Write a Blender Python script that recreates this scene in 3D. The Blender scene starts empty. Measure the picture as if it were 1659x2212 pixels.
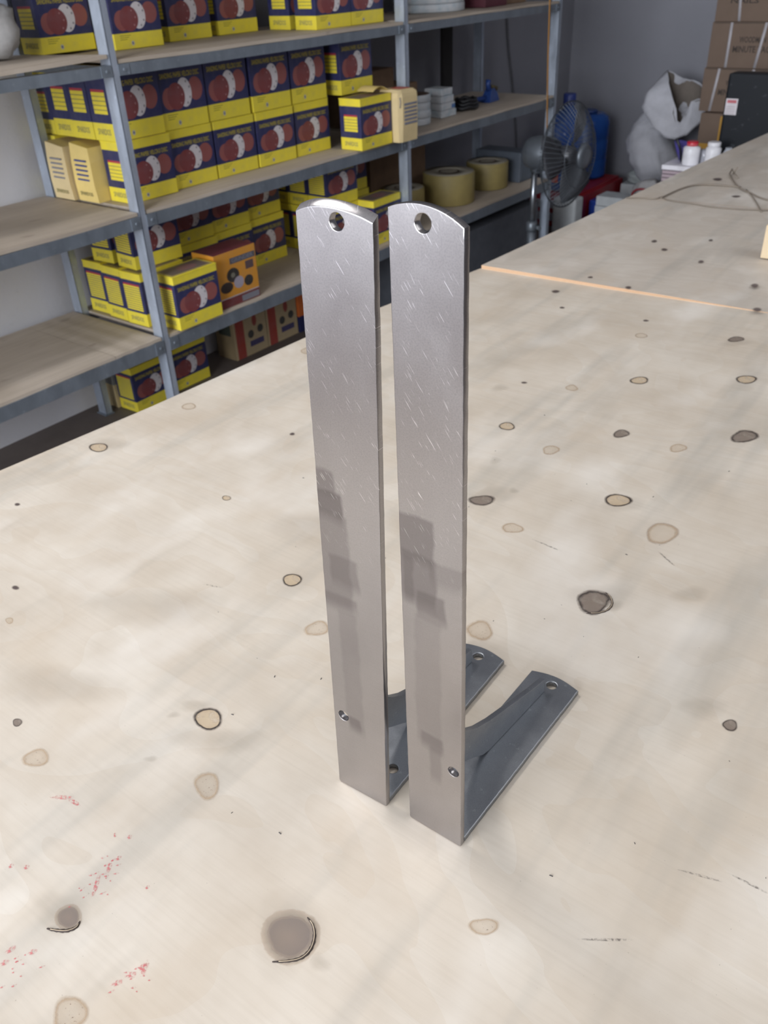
import bpy, bmesh, math, random
from mathutils import Vector, Matrix, noise
S = bpy.context.scene
C = S.collection
random.seed(7)
PI = math.pi

# ------------------------------------------------------------------ camera
cam_d = bpy.data.cameras.new('camera')
cam = bpy.data.objects.new('camera', cam_d)
C.objects.link(cam)
_r, _u, _f = ((0.798696, 0.600371, -0.040498), (-0.300798, 0.456641, 0.837257), (-0.521158, 0.656532, -0.545308))
CP = Vector((0.27720, -0.36385, 0.60134))
cam.matrix_world = Matrix(((_r[0], _u[0], -_f[0], CP.x), (_r[1], _u[1], -_f[1], CP.y), (_r[2], _u[2], -_f[2], CP.z), (0, 0, 0, 1)))
cam_d.sensor_fit = 'HORIZONTAL'
cam_d.sensor_width = 36.0
cam_d.lens = 36.0 * 1844.41 / 1659.0
cam_d.clip_start = 0.02
cam_d.dof.use_dof = True
cam_d.dof.focus_distance = 0.58
cam_d.dof.aperture_fstop = 23.0
S.camera = cam

# ------------------------------------------------------------------ world, lights, exposure
S.view_settings.view_transform = 'Standard'
S.view_settings.look = 'None'
S.view_settings.gamma = 1.0
S.view_settings.use_curve_mapping = False
S.view_settings.exposure = 0.0
w = bpy.data.worlds.new('daylight')
S.world = w
w.use_nodes = True
w.node_tree.nodes['Background'].inputs[0].default_value = (0.80, 0.90, 1.0, 1)
w.node_tree.nodes['Background'].inputs[1].default_value = 1.0

def area(name, loc, target, sx, sy, power, col):
    l = bpy.data.lights.new(name, 'AREA')
    l.shape = 'RECTANGLE'
    l.size, l.size_y = sx, sy
    l.energy = power
    l.color = col
    o = bpy.data.objects.new(name, l)
    C.objects.link(o)
    o.location = loc
    o.rotation_euler = (Vector(target) - Vector(loc)).to_track_quat('-Z', 'Y').to_euler()
    return o

area('doorway_daylight', (-0.5, -4.1, 1.05), (-0.5, 1.0, 0.75), 3.6, 1.9, 345, (0.90, 0.94, 1.0))
area('skylight_over_table', (1.3, 1.7, 2.38), (0.9, 1.7, 0.0), 1.8, 4.4, 54, (0.97, 0.98, 1.0))
area('ceiling_lamp_light', (-1.25, 0.12, 2.1), (-0.1, 0.1, 0.0), 0.36, 0.36, 19, (1.0, 0.98, 0.96))

# ------------------------------------------------------------------ helpers
class Mat:
    """small shorthand for node materials"""
    def __init__(s, name, rough=0.6, metal=0.0, spec=0.5):
        s.m = bpy.data.materials.new(name)
        s.m.use_nodes = True
        s.t = s.m.node_tree
        s.b = s.t.nodes['Principled BSDF']
        s.b.inputs['Roughness'].default_value = rough
        s.b.inputs['Metallic'].default_value = metal
        s.b.inputs['Specular IOR Level'].default_value = spec
        s._uv = None
    def n(s, kind, **kw):
        x = s.t.nodes.new(kind)
        for k, v in kw.items():
            setattr(x, k, v)
        return x
    def put(s, sock, v):
        if isinstance(v, bpy.types.NodeSocket):
            s.t.links.new(v, sock)
        elif isinstance(v, (tuple, list)) and len(v) == 3 and sock.type == 'RGBA':
            sock.default_value = (*v, 1)
        else:
            sock.default_value = v
    def coord(s, which='Object'):
        return s.n('ShaderNodeTexCoord').outputs[which]
    def uv(s):
        if s._uv is None:
            x = s.n('ShaderNodeSeparateXYZ')
            s.put(x.inputs[0], s.coord('UV'))
            s._uv = (x.outputs[0], x.outputs[1])
        return s._uv
    def sep(s, v):
        x = s.n('ShaderNodeSeparateXYZ')
        s.put(x.inputs[0], v)
        return x.outputs
    def math(s, op, a, b=0.0, c=0.0, clamp=False):
        x = s.n('ShaderNodeMath', operation=op, use_clamp=clamp)
        s.put(x.inputs[0], a)
        s.put(x.inputs[1], b)
        s.put(x.inputs[2], c)
        return x.outputs[0]
    def scale(s, v, sc, rot=(0, 0, 0), loc=(0, 0, 0)):
        x = s.n('ShaderNodeMapping')
        s.put(x.inputs[0], v)
        x.inputs['Scale'].default_value = sc
        x.inputs['Rotation'].default_value = rot
        x.inputs['Location'].default_value = loc
        return x.outputs[0]
    def noise(s, v, sc=5.0, det=3.0, rough=0.5, dist=0.0):
        x = s.n('ShaderNodeTexNoise')
        s.put(x.inputs['Vector'], v)
        x.inputs['Scale'].default_value = sc
        x.inputs['Detail'].default_value = det
        x.inputs['Roughness'].default_value = rough
        x.inputs['Distortion'].default_value = dist
        return x.outputs[0]
    def ramp(s, f, stops):
        x = s.n('ShaderNodeValToRGB')
        e = x.color_ramp.elements
        while len(e) < len(stops):
            e.new(0.5)
        for k, (p, c) in enumerate(stops):
            e[k].position = p
            e[k].color = (c, c, c, 1) if isinstance(c, (int, float)) else (*c, 1)
        s.put(x.inputs[0], f)
        return x.outputs[0]
    def mix(s, f, a, b, blend='MIX'):
        x = s.n('ShaderNodeMix', data_type='RGBA', blend_type=blend)
        s.put(x.inputs[0], f)
        s.put(x.inputs[6], a)
        s.put(x.inputs[7], b)
        return x.outputs[2]
    def range(s, v, a, b, c=0.0, d=1.0):
        x = s.n('ShaderNodeMapRange')
        x.inputs[1].default_value, x.inputs[2].default_value = a, b
        x.inputs[3].default_value, x.inputs[4].default_value = c, d
        s.put(x.inputs[0], v)
        return x.outputs[0]
    def rect(s, u, v, u0, u1, v0, v1):
        a = s.math('COMPARE', u, (u0 + u1) / 2, abs(u1 - u0) / 2)
        b = s.math('COMPARE', v, (v0 + v1) / 2, abs(v1 - v0) / 2)
        return s.math('MULTIPLY', a, b)
    def ell(s, u, v, cx, cy, rx, ry):
        a = s.math('MULTIPLY_ADD', u, 1 / rx, -cx / rx)
        b = s.math('MULTIPLY_ADD', v, 1 / ry, -cy / ry)
        d = s.math('ADD', s.math('MULTIPLY', a, a), s.math('MULTIPLY', b, b))
        return s.math('LESS_THAN', d, 1.0)
    def bump(s, h, strength=0.2, dist=0.001):
        x = s.n('ShaderNodeBump')
        x.inputs['Strength'].default_value = strength
        x.inputs['Distance'].default_value = dist
        s.put(x.inputs['Height'], h)
        s.t.links.new(x.outputs[0], s.b.inputs['Normal'])
    def steel(s, col, rough, body=0.12, bodycol=(0.3, 0.3, 0.3)):
        """polished bar steel: a Beckmann gloss with a little dull body under it"""
        g = s.n('ShaderNodeBsdfAnisotropic', distribution='BECKMANN')
        s.put(g.inputs['Color'], col)
        s.put(g.inputs['Roughness'], rough)
        d = s.n('ShaderNodeBsdfDiffuse')
        s.put(d.inputs['Color'], bodycol)
        x = s.n('ShaderNodeMixShader')
        x.inputs[0].default_value = body
        s.t.links.new(g.outputs[0], x.inputs[1])
        s.t.links.new(d.outputs[0], x.inputs[2])
        s.t.links.new(x.outputs[0], s.t.nodes['Material Output'].inputs['Surface'])
        return s.m
    def base(s, v):
        s.put(s.b.inputs['Base Color'], v)
        return s.m

def plain(name, col, rough=0.6, metal=0.0, var=0.12, sc=18.0, spec=0.5, bump=0.0):
    m = Mat(name, rough, metal, spec)
    nz = m.noise(m.coord(), sc, 4.0, 0.6)
    lo = tuple(c * (1 - var) for c in col)
    hi = tuple(min(1, c * (1 + var)) for c in col)
    m.base(m.ramp(nz, [(0.3, lo), (0.7, hi)]))
    if bump:
        m.bump(nz, bump, 0.002)
    return m.m

def mesh_obj(name, bm, mats, parent=None, smooth=False):
    me = bpy.data.meshes.new(name)
    bm.normal_update()
    bm.to_mesh(me)
    bm.free()
    for m in (mats if isinstance(mats, (list, tuple)) else [mats]):
        me.materials.append(m)
    if smooth:
        for p in me.polygons:
            p.use_smooth = True
    o = bpy.data.objects.new(name, me)
    C.objects.link(o)
    if parent:
        o.parent = parent
    return o

def tag(o, label, cat, group=None, kind=None):
    o['label'] = label
    o['category'] = cat
    if group:
        o['group'] = group
    if kind:
        o['kind'] = kind
    return o

def thing(name, label, cat, loc=(0, 0, 0), rz=0.0, group=None):
    o = bpy.data.objects.new(name, None)
    o.empty_display_size = 0.05
    C.objects.link(o)
    o.location = loc
    o.rotation_euler = (0, 0, rz)
    return tag(o, label, cat, group)

def struct(o):
    o['kind'] = 'structure'
    return o

def copy_tree(o, parent=None):
    c = o.copy()
    C.objects.link(c)
    if parent:
        c.parent = parent
    for ch in list(o.children):
        copy_tree(ch, c)
    return c

def box(bm, x0, x1, y0, y1, z0, z1, mi=0, bev=0.0):
    vs = [bm.verts.new(p) for p in ((x0, y0, z0), (x1, y0, z0), (x1, y1, z0), (x0, y1, z0), (x0, y0, z1), (x1, y0, z1), (x1, y1, z1), (x0, y1, z1))]
    fs = [bm.faces.new([vs[i] for i in q]) for q in ((3, 2, 1, 0), (4, 5, 6, 7), (0, 1, 5, 4), (2, 3, 7, 6), (1, 2, 6, 5), (3, 0, 4, 7))]
    for f in fs:
        f.material_index = mi
    if bev:
        es = list({e for f in fs for e in f.edges})
        bmesh.ops.bevel(bm, geom=es, offset=bev, segments=2, affect='EDGES', profile=0.6)
    return fs

def tube(bm, pts, r, seg=8, mi=0, cap=True):
    pts = [Vector(p) for p in pts]
    rs = r if isinstance(r, (list, tuple)) else [r] * len(pts)
    rings = []
    up = Vector((0, 0, 1))
    prev = None
    for i, p in enumerate(pts):
        d = (pts[min(i + 1, len(pts) - 1)] - pts[max(i - 1, 0)]).normalized()
        a = prev if prev is not None else (up if abs(d.z) < 0.9 else Vector((1, 0, 0)))
        x = (a - d * a.dot(d)).normalized()
        prev = x
        y = d.cross(x)
        rings.append([bm.verts.new(p + (x * math.cos(2 * PI * k / seg) + y * math.sin(2 * PI * k / seg)) * rs[i]) for k in range(seg)])
    for a, b in zip(rings, rings[1:]):
        for k in range(seg):
            f = bm.faces.new((a[k], a[(k + 1) % seg], b[(k + 1) % seg], b[k]))
            f.material_index = mi
            f.smooth = True
    if cap:
        bm.faces.new(rings[0][::-1]).material_index = mi
        bm.faces.new(rings[-1]).material_index = mi

def lathe(bm, prof, seg=32, c=(0, 0, 0), mi=0):
    rings = []
    for r, z in prof:
        rings.append([bm.verts.new((c[0] + r * math.cos(2 * PI * k / seg), c[1] + r * math.sin(2 * PI * k / seg), c[2] + z)) for k in range(seg)])
    for a, b in zip(rings, rings[1:]):
        for k in range(seg):
            f = bm.faces.new((a[k], a[(k + 1) % seg], b[(k + 1) % seg], b[k]))
            f.material_index = mi
            f.smooth = True
    if prof[0][0] > 1e-6:
        bm.faces.new(rings[0][::-1]).material_index = mi
    if prof[-1][0] > 1e-6:
        bm.faces.new(rings[-1]).material_index = mi
    bmesh.ops.remove_doubles(bm, verts=bm.verts, dist=1e-6)

def loft(bm, rings, mi=0, cap0=True, cap1=True):
    vr = [[bm.verts.new(p) for p in r] for r in rings]
    n = len(vr[0])
    for a, b in zip(vr, vr[1:]):
        for k in range(n):
            f = bm.faces.new((a[k], a[(k + 1) % n], b[(k + 1) % n], b[k]))
            f.material_index = mi
            f.smooth = True
    if cap0:
        bm.faces.new(vr[0][::-1]).material_index = mi
    if cap1:
        bm.faces.new(vr[-1]).material_index = mi

def smooth(pts, n=5):
    pts = [Vector(p) for p in pts]
    out = []
    for i in range(len(pts) - 1):
        p0, p1, p2, p3 = pts[max(i - 1, 0)], pts[i], pts[i + 1], pts[min(i + 2, len(pts) - 1)]
        for k in range(n):
            t = k / n
            out.append(0.5 * ((2 * p1) + (p2 - p0) * t + (2 * p0 - 5 * p1 + 4 * p2 - p3) * t * t + (3 * p1 - p0 - 3 * p2 + p3) * t ** 3))
    return out + [pts[-1]]

def plate(name, outline, holes, t, M, mat, parent, bev=0.0005):
    """a flat bar with drilled holes: 2D filled curve, extruded, turned into a mesh and moved by M"""
    cu = bpy.data.curves.new(name, 'CURVE')
    cu.dimensions = '2D'
    cu.fill_mode = 'BOTH'
    cu.extrude = t / 2 - bev
    cu.bevel_depth = bev
    cu.bevel_resolution = 1
    cu.offset = -bev
    for pts in [outline] + [[(hx + hr * math.cos(2 * PI * k / 44) * (1 + 0.03 * math.sin(0.9 * k)), hy + hr * math.sin(2 * PI * k / 44)) for k in range(44)] for hx, hy, hr in holes]:
        sp = cu.splines.new('POLY')
        sp.points.add(len(pts) - 1)
        for p, q in zip(sp.points, pts):
            p.co = (q[0], q[1], 0, 1)
        sp.use_cyclic_u = True
    tmp = bpy.data.objects.new(name, cu)
    C.objects.link(tmp)
    dg = bpy.context.evaluated_depsgraph_get()
    me = bpy.data.meshes.new_from_object(tmp.evaluated_get(dg))
    bpy.data.objects.remove(tmp)
    bpy.data.curves.remove(cu)
    me.transform(M)
    for p in me.polygons:
        p.use_smooth = True
    me.set_sharp_from_angle(angle=0.42)
    me.materials.clear()
    me.materials.append(mat)
    me.name = name
    o = bpy.data.objects.new(name, me)
    C.objects.link(o)
    o.parent = parent
    return o

_fonts = {}
def text_mesh(s, w, h, mat, bold=0.0):
    """lettering as a thin mesh, w wide and h tall, lying in XY with its lower left corner at the origin"""
    cu = bpy.data.curves.new('lettering', 'FONT')
    cu.body = s
    cu.size = 1.0
    cu.extrude = 0.0
    cu.offset = bold
    cu.resolution_u = 2
    tmp = bpy.data.objects.new('lettering', cu)
    C.objects.link(tmp)
    dg = bpy.context.evaluated_depsgraph_get()
    me = bpy.data.meshes.new_from_object(tmp.evaluated_get(dg))
    bpy.data.objects.remove(tmp)
    bpy.data.curves.remove(cu)
    xs = [v.co.x for v in me.vertices]
    ys = [v.co.y for v in me.vertices]
    sx, sy = w / (max(xs) - min(xs)), h / (max(ys) - min(ys))
    for v in me.vertices:
        v.co = Vector(((v.co.x - min(xs)) * sx, (v.co.y - min(ys)) * sy, 0))
    me.materials.clear()
    me.materials.append(mat)
    me.name = 'lettering'
    return me

def lettering(me, parent, M):
    o = bpy.data.objects.new('lettering', me)
    C.objects.link(o)
    o.parent = parent
    o.matrix_local = M
    return o

FRONT = Matrix(((1, 0, 0, 0), (0, 0, -1, 0), (0, 1, 0, 0), (0, 0, 0, 1)))      # XY -> face looking to -y
LEFT = Matrix(((0, 0, -1, 0), (-1, 0, 0, 0), (0, 1, 0, 0), (0, 0, 0, 1)))      # XY -> face looking to -x

# ------------------------------------------------------------------ the setting
FLOOR = -0.762
WX, WY, WTOP = -2.368, 5.02, 2.45
def plaster(name, col, far=None):
    m = Mat(name, 0.85)
    co = m.coord()
    a = m.noise(co, 1.3, 5.0, 0.6)
    b = m.noise(co, 26.0, 4.0, 0.7)
    lo = tuple(c * 0.86 for c in col)
    k = m.ramp(a, [(0.25, lo), (0.75, col)])
    k = m.mix(m.range(b, 0.62, 0.8, 0.0, 0.25), k, tuple(c * 0.6 for c in col))
    if far:                      # shade behind the right bay put into the wall colour as flat grey
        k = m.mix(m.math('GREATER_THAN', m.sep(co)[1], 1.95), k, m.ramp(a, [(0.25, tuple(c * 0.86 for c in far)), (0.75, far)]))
    m.bump(b, 0.25, 0.004)
    return m.base(k)
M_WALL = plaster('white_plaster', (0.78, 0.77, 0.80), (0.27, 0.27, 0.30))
M_GREYWALL = plaster('grey_plaster', (0.27, 0.27, 0.30))
M_CEIL = plain('ceiling_paint', (0.55, 0.55, 0.56), 0.9)
def floor_mat():
    m = Mat('brown_concrete', 0.7)
    a = m.noise(m.coord(), 3.0, 6.0, 0.65)
    k = m.ramp(a, [(0.3, (0.105, 0.085, 0.076)), (0.7, (0.17, 0.14, 0.125))])
    return m.base(k)
M_FLOOR = floor_mat()

bm = bmesh.new(); box(bm, WX - 0.15, 3.4, -4.5, WY + 0.15, FLOOR - 0.12, FLOOR); struct(mesh_obj('floor', bm, M_FLOOR))
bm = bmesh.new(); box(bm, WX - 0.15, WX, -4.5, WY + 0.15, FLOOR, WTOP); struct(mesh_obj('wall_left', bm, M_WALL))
bm = bmesh.new(); box(bm, WX, 3.4, WY, WY + 0.15, FLOOR, WTOP); struct(mesh_obj('wall_back', bm, M_GREYWALL))
bm = bmesh.new(); box(bm, 3.4, 3.55, -4.5, WY + 0.15, FLOOR, WTOP); struct(mesh_obj('wall_right', bm, M_GREYWALL))
bm = bmesh.new(); box(bm, WX - 0.15, 3.55, -4.5, WY + 0.15, WTOP, WTOP + 0.12); struct(mesh_obj('ceiling', bm, M_CEIL))
bm = bmesh.new()
box(bm, WX, -2.3, -4.5, -4.35, FLOOR, WTOP); box(bm, 1.3, 3.4, -4.5, -4.35, FLOOR, WTOP); box(bm, -2.3, 1.3, -4.5, -4.35, 2.05, WTOP)
struct(mesh_obj('wall_front', bm, M_GREYWALL))

# ------------------------------------------------------------------ shelving
TH = math.radians(89.3)
SO = Vector((-1.8545, 0.0947, 0))
def sw(s, d, z):
    return SO + Vector((math.cos(TH) * s - math.sin(TH) * d, math.sin(TH) * s + math.cos(TH) * d, z))
def at_shelf(o, s, d, z, rz=0.0):
    o.location = sw(s, d, z)
    o.rotation_euler = (0, 0, TH + rz)
    return o

def galvanised(name, col):
    m = Mat(name, 0.42, 0.55)
    co = m.coord()
    a = m.noise(m.scale(co, (9, 9, 3)), 2.0, 5.0, 0.65)
    b = m.noise(co, 60.0, 3.0, 0.6)
    k = m.ramp(a, [(0.3, tuple(c * 0.72 for c in col)), (0.7, col)])
    k = m.mix(m.range(b, 0.6, 0.75, 0, 0.35), k, tuple(min(1, c * 1.5) for c in col))
    m.put(m.b.inputs['Roughness'], m.range(a, 0.3, 0.7, 0.35, 0.55))
    return m.base(k)
M_STEEL = galvanised('galvanised_steel', (0.27, 0.31, 0.36))
M_POST = galvanised('galvanised_post', (0.50, 0.56, 0.66))

def ply(name, lo, hi, knot):
    m = Mat(name, 0.62, 0.0, 0.35)
    co = m.coord()
    g = m.noise(m.scale(co, (3, 90, 20)), 1.0, 4.0, 0.6)
    big = m.noise(m.scale(co, (1.2, 3.5, 1)), 2.0, 3.0, 0.55, 0.4)
    k = m.ramp(big, [(0.3, lo), (0.7, hi)])
    k = m.mix(m.range(g, 0.35, 0.75, 0.0, 0.3), k, knot)
    sp = m.noise(m.scale(co, (5, 11, 5)), 1.6, 2.0, 0.5)
    k = m.mix(m.range(sp, 0.68, 0.76, 0.0, 0.6), k, knot)
    return m.base(k)
M_BOARD = ply('shelf_plywood', (0.41, 0.345, 0.275), (0.55, 0.475, 0.395), (0.26, 0.20, 0.16))

unit = thing('shelving_unit', 'grey slotted steel shelving unit with plywood boards along the wall', 'shelving', sw(0, 0, FLOOR), TH)
LV = {0: (0.752, 0.780), 1: (0.3594, 0.3875), 2: (-0.0395, -0.0040), 3: (-0.4258, -0.3844)}      # beam bottom, top
BT = {k: v[1] + 0.0095 for k, v in LV.items()}                                                     # board top
PS = (-0.20, 1.137, 2.449, 3.645)
def up(z): return z - FLOOR
for i, s in enumerate(PS):
    for d0, d1, sd in ((0.0, 0.044, 1), (0.420, 0.464, 1)):
        bm = bmesh.new()
        a, b = sorted((d0, d1))
        box(bm, s, s + 0.003, a, b, 0.004, up(0.95))
        box(bm, s, s + (0.021 if d0 == 0 else 0.025), *sorted((d0, d0 + 0.003 * sd)), 0.004, up(0.95))
        mesh_obj('post', bm, M_POST, unit)
        bm = bmesh.new()
        box(bm, s - 0.008, s + 0.03, *sorted((d0 - 0.006 * sd, d1 + 0.004 * sd)), 0, 0.004)
        mesh_obj('foot', bm, M_STEEL, unit)
for lv, (z0, z1) in LV.items():
    for i in range(3):
        s0, s1 = PS[i] + 0.0215, PS[i + 1] - 0.0005
        for d0, sd in ((0.0005, 1), (0.4635, -1)):
            bm = bmesh.new()
            box(bm, s0, s1, *sorted((d0, d0 + 0.003 * sd)), up(z0), up(z1))
            box(bm, s0, s1, *sorted((d0 + 0.003 * sd, d0 + 0.03 * sd)), up(z1) - 0.003, up(z1))
            mesh_obj('beam', bm, M_STEEL, unit)
            if lv and sd > 0:                       # a gusset plate behind each beam end, with its bolt
                for e0, e1 in ((s0, s0 + 0.035), (s1 - 0.035, s1)):
                    bm = bmesh.new()
                    box(bm, e0, e1, -0.0016, 0.0003, up(z0) + 0.001, up(z1) - 0.001)
                    lathe(bm, [(0.0045, 0), (0.004, 0.003)], 8, (0, 0, 0))
                    for v in bm.verts[8:]:
                        v.co = Vector(((e0 + e1) / 2 + v.co.x, -0.0016 - v.co.z, up((z0 + z1) / 2) + v.co.y))
                    mesh_obj('beam_end', bm, M_STEEL, unit)
        # boards
        cuts = {0: [s0 + 0.004, s1 - 0.004], 1: [s0 + 0.004, s1 - 0.004], 2: [s0 + 0.004, s1 - 0.004]}[i]
        if (lv, i) == (3, 0):
            cuts = [s0 + 0.004, 0.955, s1 - 0.004]
        elif (lv, i) == (3, 1):
            cuts = [s0 + 0.004, 1.72, s1 - 0.004]
        for c0, c1 in zip(cuts, cuts[1:]):
            bm = bmesh.new()
            warp = (lv, i) == (1, 0)
            nseg = 14
            rows = []
            for k in range(nseg + 1):
                q = k / nseg
                s_ = c0 + 0.001 + (c1 - c0 - 0.002) * q
                lift = (0.016 * max(0, (q - 0.3) / 0.7) ** 1.6) if warp else 0.0015 * math.sin(9 * q + lv)**2
                row = []
                for d in (0.003, 0.462):
                    for zz in (0, 0.0095):
                        lf = lift * (1 - 0.7 * (d > 0.2))
                        row.append(bm.verts.new((s_, d, up(z1) + zz + lf)))
                rows.append(row)
            for a, b in zip(rows, rows[1:]):
                bm.faces.new((a[1], b[1], b[3], a[3])); bm.faces.new((a[0], a[2], b[2], b[0]))
                bm.faces.new((a[0], b[0], b[1], a[1])); bm.faces.new((a[2], a[3], b[3], b[2]))
            for r_, fl in ((rows[0], 1), (rows[-1], 0)):
                q = (r_[0], r_[1], r_[3], r_[2])
                bm.faces.new(q if fl else q[::-1])
            mesh_obj('shelf_board', bm, M_BOARD, unit)
    for s in PS:                                     # short side beams between front and rear posts
        bm = bmesh.new()
        box(bm, s + 0.0035, s + 0.0065, 0.046, 0.418, up(z0), up(z1) - 0.004)
        mesh_obj('side_beam', bm, M_STEEL, unit)
# everything on the shelves is placed with at_shelf(s, d, z): s runs along the unit, d into it

# ------------------------------------------------------------------ sanding disc boxes
NAVY = (0.020, 0.024, 0.092); YEL = (0.80, 0.66, 0.045); DRED = (0.20, 0.045, 0.045); RED2 = (0.27, 0.075, 0.065); WHT = (0.66, 0.62, 0.63)
def card(name, rough=0.38):
    m = Mat(name, rough, 0.0, 0.4)
    return m
def wear(m, k):
    a = m.noise(m.coord('Object'), 30.0, 4.0, 0.6)
    return m.base(m.mix(m.range(a, 0.3, 0.8, 0.0, 0.22), k, (0.20, 0.18, 0.20)))
def front_mat():
    m = card('box_front_print')
    u, v = m.uv()
    k = m.mix(m.math('GREATER_THAN', v, 0.86), NAVY, YEL)
    k = m.mix(m.math('LESS_THAN', v, 0.245), k, YEL)
    k = m.mix(m.ell(u, v, 0.79, 0.525, 0.155, 0.165), k, RED2)
    k = m.mix(m.ell(u, v, 0.545, 0.495, 0.155, 0.205), k, WHT)
    for a in (0.4, 1.1, -0.5, -1.2):
        k = m.mix(m.ell(u, v, 0.545 + 0.125 * math.cos(a), 0.495 + 0.165 * math.sin(a), 0.014, 0.018), k, (0.2, 0.18, 0.2))
    k = m.mix(m.ell(u, v, 0.21, 0.435, 0.145, 0.155), k, RED2)
    k = m.mix(m.ell(u, v, 0.36, 0.455, 0.185, 0.190), k, DRED)
    for a in (0.1, 1.0, -0.8):
        k = m.mix(m.ell(u, v, 0.36 + 0.13 * math.cos(a), 0.455 + 0.14 * math.sin(a), 0.012, 0.015), k, (0.4, 0.2, 0.2))
    k = m.mix(m.ell(u, v, 0.36, 0.085, 0.03, 0.036), k, (0.45, 0.44, 0.42))
    k = m.mix(m.ell(u, v, 0.36, 0.085, 0.014, 0.018), k, (0.10, 0.10, 0.12))
    for i in range(3):
        k = m.mix(m.rect(u, v, 0.12, 0.34 - 0.04 * i, 0.205 - 0.03 * i, 0.215 - 0.03 * i), k, (0.28, 0.24, 0.03))
    return wear(m, k)
def side_mat(name, bars, u0, u1, v0, v1):
    m = card(name)
    u, v = m.uv()
    k = m.mix(m.math('GREATER_THAN', v, 0.86), NAVY, YEL)
    k = m.mix(m.math('LESS_THAN', v, 0.245), k, YEL)
    k = m.mix(m.rect(u, v, u0, u1, v1, v1 + 0.035), k, (0.42, 0.03, 0.05))
    ph = m.math('FRACT', m.range(v, v0, v1, 0.0, float(bars)))
    line = m.math('GREATER_THAN', ph, 0.14 if bars < 8 else 0.26)
    k = m.mix(m.math('MULTIPLY', m.rect(u, v, u0, u1, v0, v1), line), k, YEL)
    return wear(m, k)
def top_mat():
    m = card('box_top_print', 0.5)
    u, v = m.uv()
    k = m.mix(m.rect(u, v, 0.05, 0.95, 0.08, 0.92), (0.42, 0.33, 0.10), (0.16, 0.12, 0.10))
    k = m.mix(m.ell(u, v, 0.55, 0.5, 0.22, 0.3), k, (0.24, 0.12, 0.11))
    return wear(m, k)
M_FRONT = front_mat(); M_SIDE5 = side_mat('box_side_five_bars', 5, 0.2, 0.83, 0.36, 0.66); M_SIDE12 = side_mat('box_side_many_lines', 11, 0.1, 0.88, 0.28, 0.76)
M_TOP = top_mat(); M_NAVY = plain('navy_card', NAVY, 0.45); M_YEL = plain('yellow_card', YEL, 0.45)
M_INK = plain('faded_ink', (0.28, 0.25, 0.10), 0.6); M_TITLE = plain('yellow_ink', (0.42, 0.34, 0.05), 0.5)
M_CREAM = plain('faded_yellow_card', (0.74, 0.56, 0.20), 0.5, var=0.08, sc=9); M_PALE = plain('pale_yellow_card', (0.66, 0.52, 0.28), 0.6, var=0.08, sc=9)
M_BLUEINK = plain('blue_ink', (0.03, 0.05, 0.22), 0.5); M_GREYINK = plain('grey_ink', (0.20, 0.20, 0.24), 0.6)
T_TITLE = text_mesh('SANDING PAPER VELCRO DISC', 0.84, 0.075, M_TITLE, 0.02)
T_BRAND = text_mesh('SPARDOS', 0.62, 0.085, M_INK, 0.02)

def uv_box(bm, w, d, h, mi, bev=0.0015):
    """w along x, d along y, h along z, origin at the lower left front corner; mi = material index of (front, left, right, back, top, bottom)"""
    uvl = bm.loops.layers.uv.verify()
    co = lambda x, y, z: bm.verts.new((x, y, z))
    v = [co(0, 0, 0), co(w, 0, 0), co(w, d, 0), co(0, d, 0), co(0, 0, h), co(w, 0, h), co(w, d, h), co(0, d, h)]
    for q, i in (((0, 1, 5, 4), mi[0]), ((3, 0, 4, 7), mi[1]), ((1, 2, 6, 5), mi[2]), ((2, 3, 7, 6), mi[3]), ((4, 5, 6, 7), mi[4]), ((3, 2, 1, 0), mi[5])):
        f = bm.faces.new([v[k] for k in q])
        f.material_index = i
        for l, t in zip(f.loops, ((0, 0), (1, 0), (1, 1), (0, 1))):
            l[uvl].uv = t
    if bev:
        bmesh.ops.bevel(bm, geom=list(bm.edges), offset=bev, segments=2, affect='EDGES', profile=0.7)

BW, BD, BH = 0.182, 0.098, 0.171
def disc_box(side):
    bm = bmesh.new()
    uv_box(bm, BW, BD, BH, (0, 1, 1, 0, 2, 3), 0.0018)
    o = mesh_obj('sanding_disc_box', bm, [M_FRONT, M_SIDE5 if side == 5 else M_SIDE12, M_TOP, M_YEL])
    t = lettering(T_TITLE, o, Matrix.Translation((0.07 * BW, -0.0004, 0.715 * BH)) @ FRONT @ Matrix.Diagonal((BW, BH, 1, 1)))
    t = lettering(T_BRAND, o, Matrix.Translation((-0.0004, 0.81 * BD, 0.085 * BH)) @ LEFT @ Matrix.Diagonal((BD, BH, 1, 1)))
    # the lid: a shallow rim that stands a hair proud around the top
    bm = bmesh.new()
    e = 0.0007
    box(bm, -e, BW + e, -e, BD + e, BH * 0.985, BH + e, 0, 0.0006)
    mesh_obj('lid', bm, M_YEL, o)
    bm = bmesh.new()
    uv_box(bm, BW * 0.94, BD * 0.86, 0.0006, (0,) * 6, 0)
    l = mesh_obj('lid_print', bm, M_TOP, o)
    l.location = (BW * 0.03, BD * 0.07, BH + e)
    return o
PROTO = {5: disc_box(5), 12: disc_box(12)}
USED = set()
def put_box(s, d, lv_z, label, rz=0.0, side=5, group=None, tall=1.0):
    o = PROTO[side] if side not in USED else copy_tree(PROTO[side])
    USED.add(side)
    at_shelf(o, s, d, lv_z, rz)
    o.scale.z = tall
    tag(o, 'navy sanding disc box, ' + label, 'box', group)
    return o
ORD = ['first', 'second', 'third', 'fourth', 'fifth', 'sixth']
def jit(a): return random.uniform(-a, a)
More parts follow.
